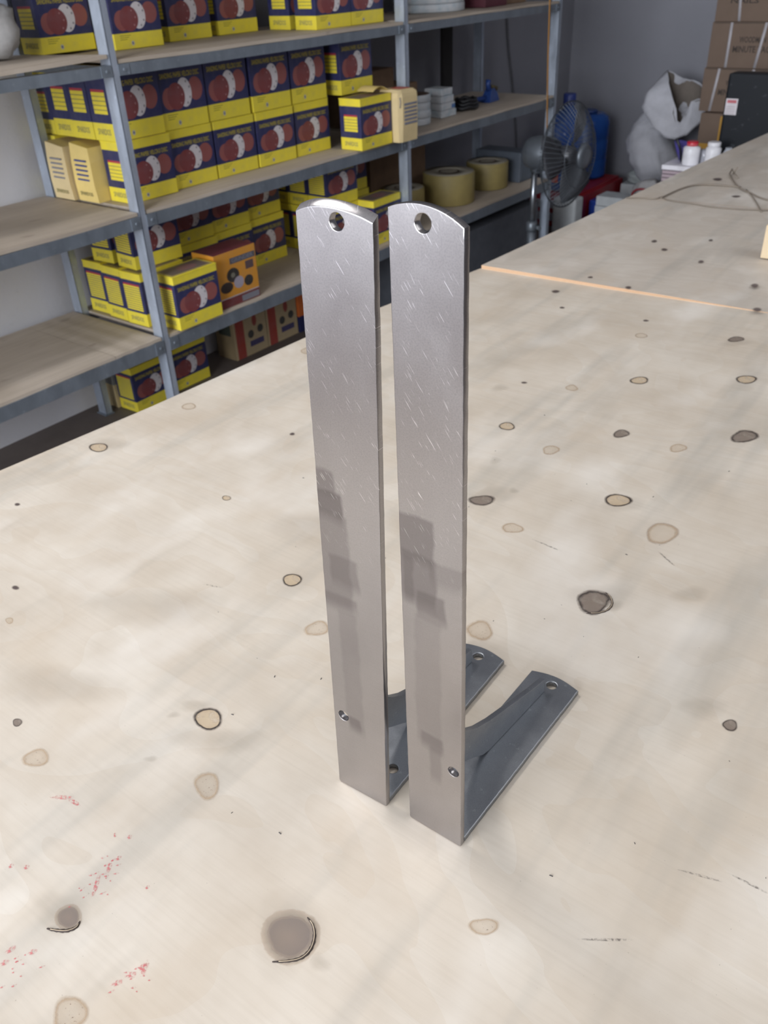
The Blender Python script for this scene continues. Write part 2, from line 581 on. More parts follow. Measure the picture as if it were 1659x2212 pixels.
# second shelf from the top: a lower and an upper row of five, more rows behind them
z2 = BT[2] + 0.0018
for k, (s, d) in enumerate(((1.192, 0.102), (1.380, 0.122), (1.570, 0.121), (1.760, 0.119), (1.953, 0.123))):
    put_box(s, d, z2, ORD[k] + ' from the steel post, lower row, second shelf', jit(0.008), 5, 'lower row on the second shelf')
for k, (s, d) in enumerate(((1.186, 0.108), (1.372, 0.118), (1.562, 0.122), (1.757, 0.120), (1.950, 0.122), (2.186, 0.098))):
    put_box(s, d, z2 + BH + 0.0022, ORD[k] + ' from the steel post, upper row, second shelf', jit(0.008), 5, 'upper row on the second shelf', 1.15)
for k, d in enumerate((0.209, 0.3095, 0.410)):
    if k < 2:
        put_box(1.186 + 0.004 * k, d, z2 + BH + 0.0022, 'left end of upper row, second shelf, ' + ('one' if k == 0 else 'two') + ' behind the front', jit(0.006), 5, 'upper row on the second shelf', 1.15)
put_box(1.19, 0.4085, z2 + BH + 0.0022, 'left end of upper row, second shelf, rearmost', 0, 5, 'upper row on the second shelf')
put_box(1.178, 0.406, z2, 'left end of lower row, second shelf, behind faded cartons', 0, 5, 'lower row on the second shelf')
# top shelf
z1 = BT[1] + 0.0018
put_box(1.142, 0.305, z1 + 0.006, 'top shelf, left of the front steel post', 0.02, 5, 'boxes on the top shelf')
put_box(1.176, 0.406, z1 + 0.006, 'dark, top shelf, rearmost left of front steel post', 0, 5, 'boxes on the top shelf')
put_box(1.342, 0.240, z1, 'on the top shelf just right of the front steel post', 0.0, 5, 'boxes on the top shelf')
put_box(1.602, 0.302, z1, 'on the top shelf right of the dark gap', 0.01, 5, 'boxes on the top shelf')
put_box(1.832, 0.318, z1, 'top shelf, last before the boxes standing forward', 0.0, 5, 'boxes on the top shelf')
put_box(2.062, 0.208, z1, 'top shelf, mostly hidden behind a box standing forward', 0.0, 5, 'boxes on the top shelf')
put_box(2.060, 0.084, z1, 'top shelf, standing forward, its striped side showing', -0.02, 5, 'boxes on the top shelf')
put_box(2.247, 0.081, z1, 'top shelf, last before the middle post', 0.0, 5, 'boxes on the top shelf')
# third shelf
z3 = BT[3] + 0.0018
zu = z3 + BH + 0.0022
put_box(1.202, -0.012, z3, 'front box beside the orange carton on the third shelf', 0.0, 12, 'boxes on the third shelf')
for k, (s, d, r) in enumerate(((1.168, 0.105, 0.03), (1.170, 0.212, -0.02), (1.180, 0.318, 0.02))):
    put_box(s, d, z3, 'left end of third shelf, ' + ['behind the front box', 'two behind the front box', 'three behind the front box'][k], r, 12, 'boxes on the third shelf')
put_box(1.190, 0.142, zu, 'top of the pile behind the steel post, third shelf', -0.06, 12, 'boxes on the third shelf')
put_box(1.200, 0.268, zu, 'rear top of the pile behind the steel post, third shelf', 0.08, 12, 'boxes on the third shelf')
for k, (s, d) in enumerate(((1.425, 0.232), (1.612, 0.246), (1.800, 0.262))):
    put_box(s, d, zu, ORD[k] + ' in the dark upper rear row above the orange carton', jit(0.02), 12, 'boxes on the third shelf')
    put_box(s + 0.004, d - 0.004, z3, ORD[k] + ' in the dark lower rear row behind the orange carton', jit(0.02), 12, 'boxes on the third shelf')
for k, d in enumerate((0.110, 0.211, 0.312)):
    put_box(2.078, d, zu, ['front', 'second', 'rearmost'][k] + ' of the upper stack behind left bracket top', jit(0.012), 12, 'boxes on the third shelf')
    put_box(2.074, d - 0.006, z3, ['front', 'second', 'rearmost'][k] + ' of the lower stack behind left bracket top', jit(0.012), 12, 'boxes on the third shelf')
put_box(2.266, 0.213, zu, 'dark, set back right of the upper stack, third shelf', 0.0, 12, 'boxes on the third shelf')
put_box(2.266, 0.205, z3, 'dark, set back under another box, third shelf', 0.0, 12, 'boxes on the third shelf')
put_box(2.258, 0.030, z3, 'seen between the two bracket tops, third shelf', 0.03, 12, 'boxes on the third shelf')
# floor under the third shelf
zf = FLOOR + 0.0018
put_box(1.212, 0.330, zf, 'on the floor left of the steel post, lid open', 0.03, 12, 'boxes on the floor')
put_box(1.402, 0.352, zf, 'on the floor right of the steel post', 0.0, 12, 'boxes on the floor')

# --- open box standing forward at the end of the lower row, its yellow sleeve pulled off beside it
ob = tag(at_shelf(copy_tree(PROTO[5]), 2.142, -0.022, z2, 0.0), 'navy sanding disc box standing forward, its lid flap lifted, beside yellow sleeve', 'box')
ob.name = 'sanding_disc_box'
bm = bmesh.new()                                                       # the lifted flap of the box
fl = []
for k in range(9):
    q = k / 8
    fl.append((0.10 + 0.085 * q, 0.093 - 0.004 * q, 0.172 + 0.024 * math.sin(PI * (0.15 + 0.75 * q))))
for a, b in zip(fl, fl[1:]):
    for y0, y1, z in ((-0.0, -0.075, 0.0),):
        p = [(a[0], a[1], a[2]), (b[0], b[1], b[2]), (b[0], b[1] + y1, b[2]), (a[0], a[1] + y1, a[2])]
        vs = [bm.verts.new(x) for x in p] + [bm.verts.new((x[0], x[1], x[2] + 0.0012)) for x in p]
        for qd in ((0, 1, 2, 3), (7, 6, 5, 4), (0, 4, 5, 1), (1, 5, 6, 2), (2, 6, 7, 3), (3, 7, 4, 0)):
            bm.faces.new([vs[i] for i in qd])
mesh_obj('lid_flap', bm, M_CREAM, ob)
# yellow sleeve
sl = thing('yellow_sleeve_carton', 'pale yellow carton sleeve with grey bars at the shelf edge, beside open box', 'carton')
at_shelf(sl, 2.333, -0.054, z2, -0.03)
bm = bmesh.new()
rings = []
for z, bulge in ((0, 0), (0.05, 0.003), (0.11, 0.004), (0.155, 0.003), (0.168, 0.0)):
    a = 0.002 + bulge
    rings.append([(-a, 0.004, z), (0.012, -a, z), (0.100, -a, z), (0.106 + a, 0.004, z), (0.106 + a, 0.096, z), (-a, 0.098, z)])
rings.append([(0.008, 0.014, 0.178), (0.02, 0.008, 0.179), (0.092, 0.008, 0.178), (0.098, 0.014, 0.177), (0.098, 0.09, 0.176), (0.008, 0.09, 0.18)])
loft(bm, rings)
for f in bm.faces: f.smooth = False
mesh_obj('sleeve', bm, M_PALE, sl)
for k in range(6):
    bm = bmesh.new(); box(bm, 0.020, 0.096, -0.0066, -0.0030, 0.060 + 0.013 * k, 0.068 + 0.013 * k); mesh_obj('printed_bar', bm, M_GREYINK, sl)
bm = bmesh.new(); box(bm, 0.035, 0.088, 0.022, 0.075, 0.1765, 0.1796); mesh_obj('red_print', bm, plain('red_print', (0.45, 0.07, 0.04), 0.5), sl)
bm = bmesh.new(); tube(bm, [(0.0, -0.002, 0.155), (0.001, -0.004, 0.14), (-0.002, -0.003, 0.12)], 0.0012, 5); mesh_obj('tear', bm, M_GREYINK, sl)
# --- two faded cartons behind the post at the left end of the lower row
for nm, s, d, mt, ink, lab, h in (('faded_carton', 1.150, 0.203, M_CREAM, M_BLUEINK, 'deep yellow torn carton with five blue bars, left end of second shelf', 0.166),
                             ('faded_carton', 1.136, 0.307, M_PALE, M_GREYINK, 'pale yellow faded carton with five grey bars, left end of second shelf', 0.164)):
    t = thing(nm, lab, 'carton')
    at_shelf(t, s, d, z2)
    bm = bmesh.new()
    loft(bm, [[(0, 0.001, 0), (0.17, 0.001, 0), (0.17, 0.099, 0), (0, 0.099, 0)],
              [(-0.004, 0.002, 0.05), (0.17, 0.002, 0.05), (0.17, 0.099, 0.05), (-0.003, 0.099, 0.05)],
              [(-0.002, 0.004, 0.11), (0.17, 0.002, 0.11), (0.17, 0.099, 0.11), (-0.002, 0.098, 0.11)],
              [(0.004, 0.012, h - 0.012), (0.17, 0.004, h - 0.008), (0.17, 0.099, h), (0.002, 0.095, h)]])
    for f in bm.faces: f.smooth = False
    mesh_obj('carton_body', bm, mt, t)
    for k in range(5):
        bm = bmesh.new(); box(bm, -0.0052, -0.0018, 0.022, 0.078, 0.062 + 0.0135 * k, 0.0665 + 0.0135 * k); mesh_obj('printed_bar', bm, ink, t)
    lettering(T_BRAND, t, Matrix.Translation((-0.0040, 0.082, 0.018)) @ LEFT @ Matrix.Diagonal((0.1, 0.13, 1, 1)))
# --- orange carton with black discs on the third shelf
oc = thing('orange_tool_carton', 'orange carton printed with black grinding discs on the third shelf', 'carton')
at_shelf(oc, 1.398, 0.014, z3, 0.0)
def orange_mat():
    m = card('orange_print', 0.45)
    u, v = m.uv()
    k = m.mix(m.math('LESS_THAN', v, 0.17), (0.62, 0.27, 0.028), (0.16, 0.03, 0.03))
    k = m.mix(m.math('LESS_THAN', m.math('ABSOLUTE', m.math('SUBTRACT', v, 0.175)), 0.008), k, (0.5, 0.48, 0.5))
    k = m.mix(m.rect(u, v, 0.55, 0.98, 0.02, 0.13), k, (0.20, 0.20, 0.23))
    k = m.mix(m.ell(u, v, 0.40, 0.56, 0.15, 0.13), k, (0.03, 0.026, 0.02))
    k = m.mix(m.ell(u, v, 0.40, 0.56, 0.05, 0.045), k, (0.2, 0.19, 0.14))
    k = m.mix(m.ell(u, v, 0.22, 0.37, 0.15, 0.10), k, (0.035, 0.022, 0.016))
    k = m.mix(m.ell(u, v, 0.52, 0.40, 0.12, 0.11), k, (0.38, 0.34, 0.40))
    k = m.mix(m.ell(u, v, 0.76, 0.37, 0.11, 0.10), k, (0.03, 0.026, 0.02))
    k = m.mix(m.rect(u, v, 0.72, 0.92, 0.58, 0.73), k, (0.10, 0.06, 0.06))
    k = m.mix(m.rect(u, v, 0.36, 0.98, 0.76, 0.87), k, (0.10, 0.09, 0.10))
    return wear(m, k)
bm = bmesh.new(); uv_box(bm, 0.188, 0.105, 0.182, (0, 1, 1, 1, 2, 1), 0.002)
mesh_obj('carton_body', bm, [orange_mat(), plain('orange_card', (0.62, 0.27, 0.028), 0.45), plain('dark_red_card', (0.16, 0.04, 0.05), 0.4)], oc)
lettering(text_mesh('GRINDER', 0.10, 0.014, M_GREYINK, 0.02), oc, Matrix.Translation((0.075, -0.0004, 0.142)) @ FRONT)
# --- cream and red cartons on the floor
def cream_mat():
    m = card('cream_red_print', 0.5)
    u, v = m.uv()
    k = m.mix(m.rect(u, v, 0.0, 0.30, 0, 1), (0.46, 0.35, 0.20), (0.36, 0.055, 0.035))
    k = m.mix(m.math('LESS_THAN', u, 0.05), k, (0.46, 0.35, 0.20))
    for cx, cy in ((0.50, 0.36), (0.80, 0.40)):
        k = m.mix(m.ell(u, v, cx, cy, 0.09, 0.07), k, (0.05, 0.05, 0.04))
    k = m.mix(m.rect(u, v, 0.45, 0.88, 0.14, 0.24), k, (0.06, 0.05, 0.13))
    k = m.mix(m.ell(u, v, 0.64, 0.58, 0.07, 0.10), k, (0.30, 0.06, 0.04))
    return wear(m, k)
M_CRM = cream_mat(); M_CRMS = plain('cream_card_side', (0.30, 0.22, 0.12), 0.6)
for k, (s, d) in enumerate(((1.752, 0.372), (1.938, 0.372))):
    t = thing('cream_carton', ['cream and red carton on the floor, its dark side showing', 'cream and red carton on the floor, against the bracket edge'][k], 'carton', group='cream cartons on the floor')
    at_shelf(t, s, d, FLOOR)
    bm = bmesh.new(); uv_box(bm, 0.182, 0.11, 0.24, (0, 1, 1, 1, 1, 1), 0.0015); mesh_obj('carton_body', bm, [M_CRM, M_CRMS], t)
    bm = bmesh.new(); box(bm, -0.0008, 0.0004, 0.02, 0.09, 0.10, 0.17); mesh_obj('side_print', bm, plain('dark_green_print', (0.05, 0.06, 0.045), 0.6), t)
t = thing('orange_navy_carton', 'orange carton with navy base on the floor, beside cream cartons', 'carton')
at_shelf(t, 2.126, 0.365, FLOOR)
bm = bmesh.new(); uv_box(bm, 0.18, 0.11, 0.07, (0,) * 6, 0.0015); mesh_obj('carton_base', bm, M_NAVY, t)
bm = bmesh.new(); uv_box(bm, 0.18, 0.11, 0.17, (0,) * 6, 0.0015); o = mesh_obj('carton_body', bm, plain('bright_orange_card', (0.72, 0.17, 0.035), 0.5), t); o.location = (0, 0, 0.0702)
# pale flap carton behind the floor box
t = thing('pale_carton', 'cream and grey carton on the floor behind the box left of the post', 'carton')
at_shelf(t, 1.20, 0.434, FLOOR)
bm = bmesh.new(); uv_box(bm, 0.16, 0.06, 0.09, (0,) * 6, 0.0015); mesh_obj('carton_base', bm, M_PALE, t)
bm = bmesh.new(); uv_box(bm, 0.16, 0.06, 0.09, (0,) * 6, 0.0015); o = mesh_obj('carton_body', bm, plain('grey_card', (0.24, 0.24, 0.23), 0.6), t); o.location = (0, 0, 0.0902)

# ------------------------------------------------------------------ work table
def table_mat(name, grain_scale, lo, hi, tint):
    m = Mat(name, 0.5, 0.0, 0.3)
    co = m.coord()
    x, y, z = m.sep(co)
    # plain sliced veneer: growth contours as a sawtooth of slow noise, fine fibres along x
    slow = m.noise(m.scale(co, (2.0, 3.2, 1.0)), 1.5, 2.5, 0.55, 0.6)
    saw = m.math('FRACT', m.math('MULTIPLY', slow, 9.0))
    fib = m.noise(m.scale(co, (9, 260, 1), (0, 0, 0.06)), 1.0, 4.0, 0.65)
    blot = m.noise(m.scale(co, (5, 5, 1)), 1.3, 4.0, 0.6)
    streak = m.noise(m.scale(co, (16, 1.8, 1), (0, 0, -0.12)), 1.0, 3.0, 0.6)
    k = m.ramp(blot, [(0.3, lo), (0.72, hi)])
    k = m.mix(m.range(saw, 0.0, 1.0, 0.0, 0.22), k, tint)
    k = m.mix(m.range(fib, 0.45, 0.8, 0.0, grain_scale), k, tuple(c * 0.55 for c in tint))
    k = m.mix(m.range(streak, 0.52, 0.74, 0.0, 0.42), k, (0.30, 0.29, 0.26))
    wh = m.noise(m.scale(co, (7, 4, 1)), 1.1, 3.0, 0.5)
    k = m.mix(m.range(wh, 0.55, 0.72, 0.0, 0.45), k, (0.79, 0.745, 0.68))
    br = m.noise(m.scale(co, (8, 5, 1), loc=(3.3, 1.7, 0)), 1.2, 4.0, 0.6)
    k = m.mix(m.range(br, 0.55, 0.75, 0.0, 0.35), k, (0.50, 0.40, 0.29))
    speck = m.noise(co, 420.0, 1.0, 0.4)
    k = m.mix(m.range(speck, 0.77, 0.82, 0.0, 0.35), k, (0.22, 0.17, 0.13))
    m.put(m.b.inputs['Roughness'], m.range(fib, 0.3, 0.8, 0.42, 0.6))
    m.bump(fib, 0.05, 0.0006)
    return m.base(k)
M_TABLE = table_mat('birch_plywood', 0.13, (0.515, 0.445, 0.36), (0.665, 0.605, 0.52), (0.50, 0.40, 0.29))
M_TABLE2 = table_mat('greyer_plywood', 0.14, (0.52, 0.46, 0.39), (0.60, 0.545, 0.475), (0.42, 0.34, 0.265))
def edge_mat():
    m = Mat('plywood_edge', 0.7)
    z = m.sep(m.coord())[2]
    ph = m.math('FRACT', m.math('MULTIPLY', z, 330.0))
    k = m.mix(m.math('GREATER_THAN', ph, 0.5), (0.42, 0.25, 0.14), (0.56, 0.38, 0.24))
    return m.base(k)
M_EDGE = edge_mat()
M_DARKWOOD = plain('rough_timber', (0.16, 0.12, 0.09), 0.8)

def sheet(name, top, t, mat, parent):
    """plywood sheet from its outline, seen from above counter-clockwise, with a height per corner"""
    bm = bmesh.new()
    a = [bm.verts.new(p) for p in top]
    b = [bm.verts.new((p[0], p[1], p[2] - t)) for p in top]
    bm.faces.new(a)
    bm.faces.new(b[::-1])
    n = len(a)
    for k in range(n):
        f = bm.faces.new((b[k], b[(k + 1) % n], a[(k + 1) % n], a[k]))
        f.material_index = 1
    bmesh.ops.triangulate(bm, faces=[f for f in bm.faces if len(f.verts) > 4])
    return mesh_obj(name, bm, [mat, M_EDGE], parent)
table = thing('plywood_work_table', 'long work table topped with pale knotty plywood sheets', 'table', (0, 0, FLOOR))
UPZ = -FLOOR
def tz(pts): return [(x, y, z + UPZ) for x, y, z in pts]
near = sheet('plywood_sheet', tz([(-0.89, -0.60, 0), (0.52, -0.60, 0), (0.52, 1.345, 0), (-0.10, 1.321, 0), (-0.380, 1.303, 0), (-0.722, 1.289, 0), (-0.786, 0.80, 0), (-0.806, 0.40, 0), (-0.829, 0.14, 0), (-0.875, -0.4, 0)]), 0.009, M_TABLE, table)
mid = sheet('plywood_sheet', tz([(-0.719, 1.288, 0.008), (-0.380, 1.3025, 0.006), (-0.10, 1.3215, 0.0012), (0.52, 1.346, 0.001), (0.52, 2.095, 0.006), (-0.344, 2.064, 0.006), (-0.692, 2.030, 0.006), (-0.706, 1.62, 0.007)]), 0.008, M_TABLE2, table)
far = sheet('plywood_sheet', tz([(-0.691, 2.0315, 0.006), (-0.344, 2.0655, 0.006), (0.52, 2.0965, 0.006), (0.52, 4.0, 0.006), (-0.60, 4.0, 0.006), (-0.640, 3.143, 0.006), (-0.675, 2.50, 0.006)]), 0.008, M_TABLE2, table)
for x in (-0.62, -0.10, 0.44):
    bm = bmesh.new(); box(bm, x - 0.022, x + 0.022, -0.56, 3.95, UPZ - 0.07, UPZ - 0.0092); mesh_obj('bearer', bm, M_DARKWOOD, table)
for y in (-0.5, 0.8, 2.2, 3.8):
    for x in (-0.62, 0.44):
        bm = bmesh.new(); box(bm, x - 0.028, x + 0.028, y - 0.028, y + 0.028, 0, UPZ - 0.0705); mesh_obj('leg', bm, M_DARKWOOD, table)

# knots and stains of the veneer: thin inlays in the surface, each at its own place
K_ring = [(-0.2207,-0.0206,0.0128,0.0089,0.011,-0.0103),(-0.2999,0.1859,0.0108,0.0073,0.0083,-0.0092),(-0.7631,0.2652,0.0127,0.0082,0.0134,-0.0102),(-0.2845,0.6515,0.0111,0.0071,0.0068,-0.0117),(-0.0608,0.5488,0.0152,0.01,0.0069,-0.0155),(-0.184,0.9081,0.0133,0.0082,0.0065,-0.0153),(-0.041, 1.0011,0.0161,0.01,0.005,-0.016),(-0.4954,0.2707,0.0053,0.0035,0.0051,-0.005)]
K_rfaint = [(-0.7528,0.4366,0.0111,0.007,0.0105,-0.0095),(-0.2588, 1.0931,0.0106,0.0064,0.0053,-0.0126),(0.014,0.5086,0.0184,0.0122,0.009,-0.0226)]
K_grey = [(0.0028,0.3426,0.0174,0.0118,0.009,-0.019),(0.0179,0.8062,0.018,0.0115,0.0062,-0.0195),(0.1818,0.249,0.0065,0.0045,0.0024,-0.0072),(-0.207,0.4529,0.0141,0.0092,0.0077,-0.0125),(-0.3697,-0.1297,0.0045,0.0031,0.0048,-0.0031),(-0.1323,0.7204,0.0112,0.0072,0.0053,-0.012),(-0.1097, 1.1621,0.0137,0.0083,0.0042,-0.0129)]
K_big = [(-0.0116,-0.1351,0.0178,0.0128,0.0158,-0.0175),(-0.1592,-0.2227,0.0087,0.0062,0.0102,-0.0073)]
K_brown = [(-0.316,-0.1451,0.0106,0.0074,0.0105,-0.0071),(-0.1637,-0.0758,0.0107,0.0075,0.0111,-0.0104),(-0.0745,0.2326,0.0129,0.0088,0.0085,-0.0139),(-0.2198,0.1373,0.0116,0.0079,0.0089,-0.0103),(-0.0979,-0.2653,0.0116,0.0083,0.0105,-0.0076),(-0.1418,0.4187,0.0119,0.0079,0.0061,-0.0107),(-0.1953,0.6218,0.0121,0.0078,0.0063,-0.0121),(-0.0479,0.723,0.0119,0.0076,0.0045,-0.0116),(-0.264,0.8246,0.0094,0.0059,0.0056,-0.0111),(-0.513,-0.0463,0.0044,0.003,0.005,-0.0032),(0.1001,-0.0465,0.0088,0.0063,0.0041,-0.0067),(-0.7438,0.7139,0.0074,0.0045,0.0117,-0.0133)]
K_dots = [(-0.7241,0.1011,0.0043,0.0029,0.0042,-0.0028),(-0.5608,-0.0077,0.0046,0.0031,0.0048,-0.0031),(-0.5439,0.456,0.0042,0.0027,0.0041,-0.0045),(-0.3388,0.8013,0.0052,0.0032,0.0027,-0.0048),(-0.2809, 1.1675,0.0059,0.0035,0.0028,-0.0068),(-0.4483, 1.1514,0.0055,0.0032,0.0036,-0.0071),(-0.5041, 1.2314,0.0099,0.0057,0.0054,-0.0104),(-0.6385,0.6761,0.0125,0.0077,0.0089,-0.0108)]
K_stain = [(-0.3825,-0.0776,0.0589,0.0406,0.0342,-0.024),(-0.339,0.2893,0.0589,0.039,0.0407,-0.048),(-0.3982,0.0615,0.0922,0.0624,0.0291,-0.0246),(-0.2536,0.371,0.0443,0.0292,0.0307,-0.0437),(-0.3623,0.7633,0.0153,0.0096,0.0081,-0.0139),(-0.2459,0.5526,0.0087,0.0056,0.006,-0.0102),(-0.2281,-0.085,0.0056,0.0039,0.0038,-0.0032),(-0.2519,-0.0365,0.0067,0.0046,0.0037,-0.0032),(-0.1843,0.4966,0.0061,0.004,0.0046,-0.0081),(0.019,-0.1378,0.007,0.005,0.0057,-0.0066),(-0.1683,-0.2237,0.0176,0.0125,0.0196,-0.0138),(-0.0165,-0.1334,0.0267,0.019,0.0244,-0.0267),(0.084,0.4121,0.0186,0.0125,0.0064,-0.0172),(0.0239,0.3474,0.009,0.0061,0.0046,-0.0102),(-0.1049, 1.1472,0.0306,0.0185,0.0069,-0.0211),(-0.2039,0.47,0.0304,0.0199,0.013,-0.0217),(0.0068,0.3551,0.0333,0.0225,0.0138,-0.0298),(0.155,0.2562,0.0245,0.0169,0.0053,-0.0149),(-0.2444,-0.0166,0.015,0.0104,0.0065,-0.0059),(-0.1936,-0.0345,0.0391,0.0272,0.0164,-0.0157),(-0.7613,0.2784,0.0365,0.0234,0.0196,-0.0151),(-0.0493,0.5444,0.0292,0.0192,0.009,-0.0204)]
K_far = [(-0.379, 1.3101,0.0073,0.0042,0.0047,-0.0108),(-0.416, 1.5973,0.0081,0.0045,0.0055,-0.0138),(-0.4618, 1.6498,0.0075,0.0041,0.0059,-0.0145),(-0.3136, 1.5495,0.0069,0.0039,0.0046,-0.0129),(-0.166, 1.4463,0.0094,0.0054,0.0052,-0.017),(-0.1198, 1.3104,0.0102,0.006,0.0046,-0.0149),(-0.5486, 2.3416,0.0164,0.008,0.008,-0.0234),(-0.4359, 2.1616,0.013,0.0066,0.005,-0.0154),(-0.3513, 1.7189,0.0055,0.003,0.0039,-0.0111),(-0.4743, 1.3319,0.0059,0.0034,0.004,-0.0085),(-0.6892, 1.4252,0.0056,0.0031,0.0054,-0.0097)]
K_red = [(-0.267,-0.1633,-0.25,-0.1526),(-0.2515,-0.1554,-0.2388,-0.1541),(-0.1714,-0.1733,-0.166,-0.1811),(-0.1695,-0.1861,-0.159,-0.2006),(-0.1697,-0.17,-0.1687,-0.1652),(-0.2344,-0.2251,-0.2357,-0.2209),(-0.2254,-0.2182,-0.2222,-0.2144),(-0.1309,-0.171,-0.1281,-0.1709),(-0.0833,-0.2174,-0.0827,-0.2128),(-0.0875,-0.2265,-0.0828,-0.2199),(-0.0903,-0.2365,-0.0867,-0.2292),(-0.078,-0.2197,-0.0838,-0.2094),(-0.1739,-0.2677,-0.1716,-0.2596),(-0.1689,-0.2746,-0.1664,-0.2687),(-0.1567,-0.2519,-0.1592,-0.258),(-0.178,-0.1516,-0.1773,-0.1474),(-0.19,-0.1564,-0.1885,-0.1542)]
K_pencil = [(0.1621,-0.014,0.192,0.0066),(-0.1098,0.411,-0.0679,0.4078),(0.0234,0.471,0.0529,0.4524),(0.1996,0.0808,0.2287,0.0894),(0.2324,0.0993,0.2595,0.0996),(-0.4126,0.4061,-0.3785,0.3697),(-0.3804,0.1222,-0.3572,0.1295)]
WIRE1= [(-0.689, 2.0058,0.008),(-0.6522, 2.0245,0.008),(-0.615, 2.0315,0.008),(-0.6062, 2.0658,0.008),(-0.5837, 2.0356,0.008),(-0.5292, 2.0286,0.008),(-0.4624, 2.0177,0.008),(-0.4026, 2.0211,0.008),(-0.3164, 2.0443,0.008)]
WIRE2= [(-0.6046, 2.0486,0.008),(-0.6017, 2.0984,0.008),(-0.5957, 2.17,0.008),(-0.5777, 2.2304,0.008),(-0.5338, 2.2585,0.008),(-0.4828, 2.2644,0.008),(-0.4567, 2.2645,0.008)]
WIRE3= [(-0.5393, 2.4191,0.008),(-0.5085, 2.3507,0.008),(-0.4729, 2.2821,0.008),(-0.4407, 2.2347,0.008),(-0.4104, 2.2068,0.008),(-0.3768, 2.1701,0.008),(-0.3476, 2.15,0.008)]
WIRE4= [(-0.4347, 2.2439,0.008),(-0.3959, 2.1722,0.008),(-0.3623, 2.1027,0.008),(-0.3264, 2.0232,0.008)]
WIRE5= [(-0.5289, 2.3959,0.008),(-0.5159, 2.3814,0.008),(-0.5007, 2.3681,0.008),(-0.5307, 2.4518,0.008),(-0.5433, 2.4821,0.008)]
CRACKS = [[(-0.0091,-0.1572),(-0.0007,-0.1507),(0.0059,-0.1431),(0.0073,-0.1345),(0.0036,-0.1256),(-0.0031,-0.1194),(-0.0109,-0.1169)], [(-0.1651,-0.2378),(-0.1584,-0.2348),(-0.1509,-0.2299),(-0.1476,-0.224),(-0.1494,-0.2194)], [(0.0048,0.3203),(0.0145,0.3269),(0.0212,0.338),(0.021,0.3502),(0.0143,0.3601),(0.0067,0.3648)]]

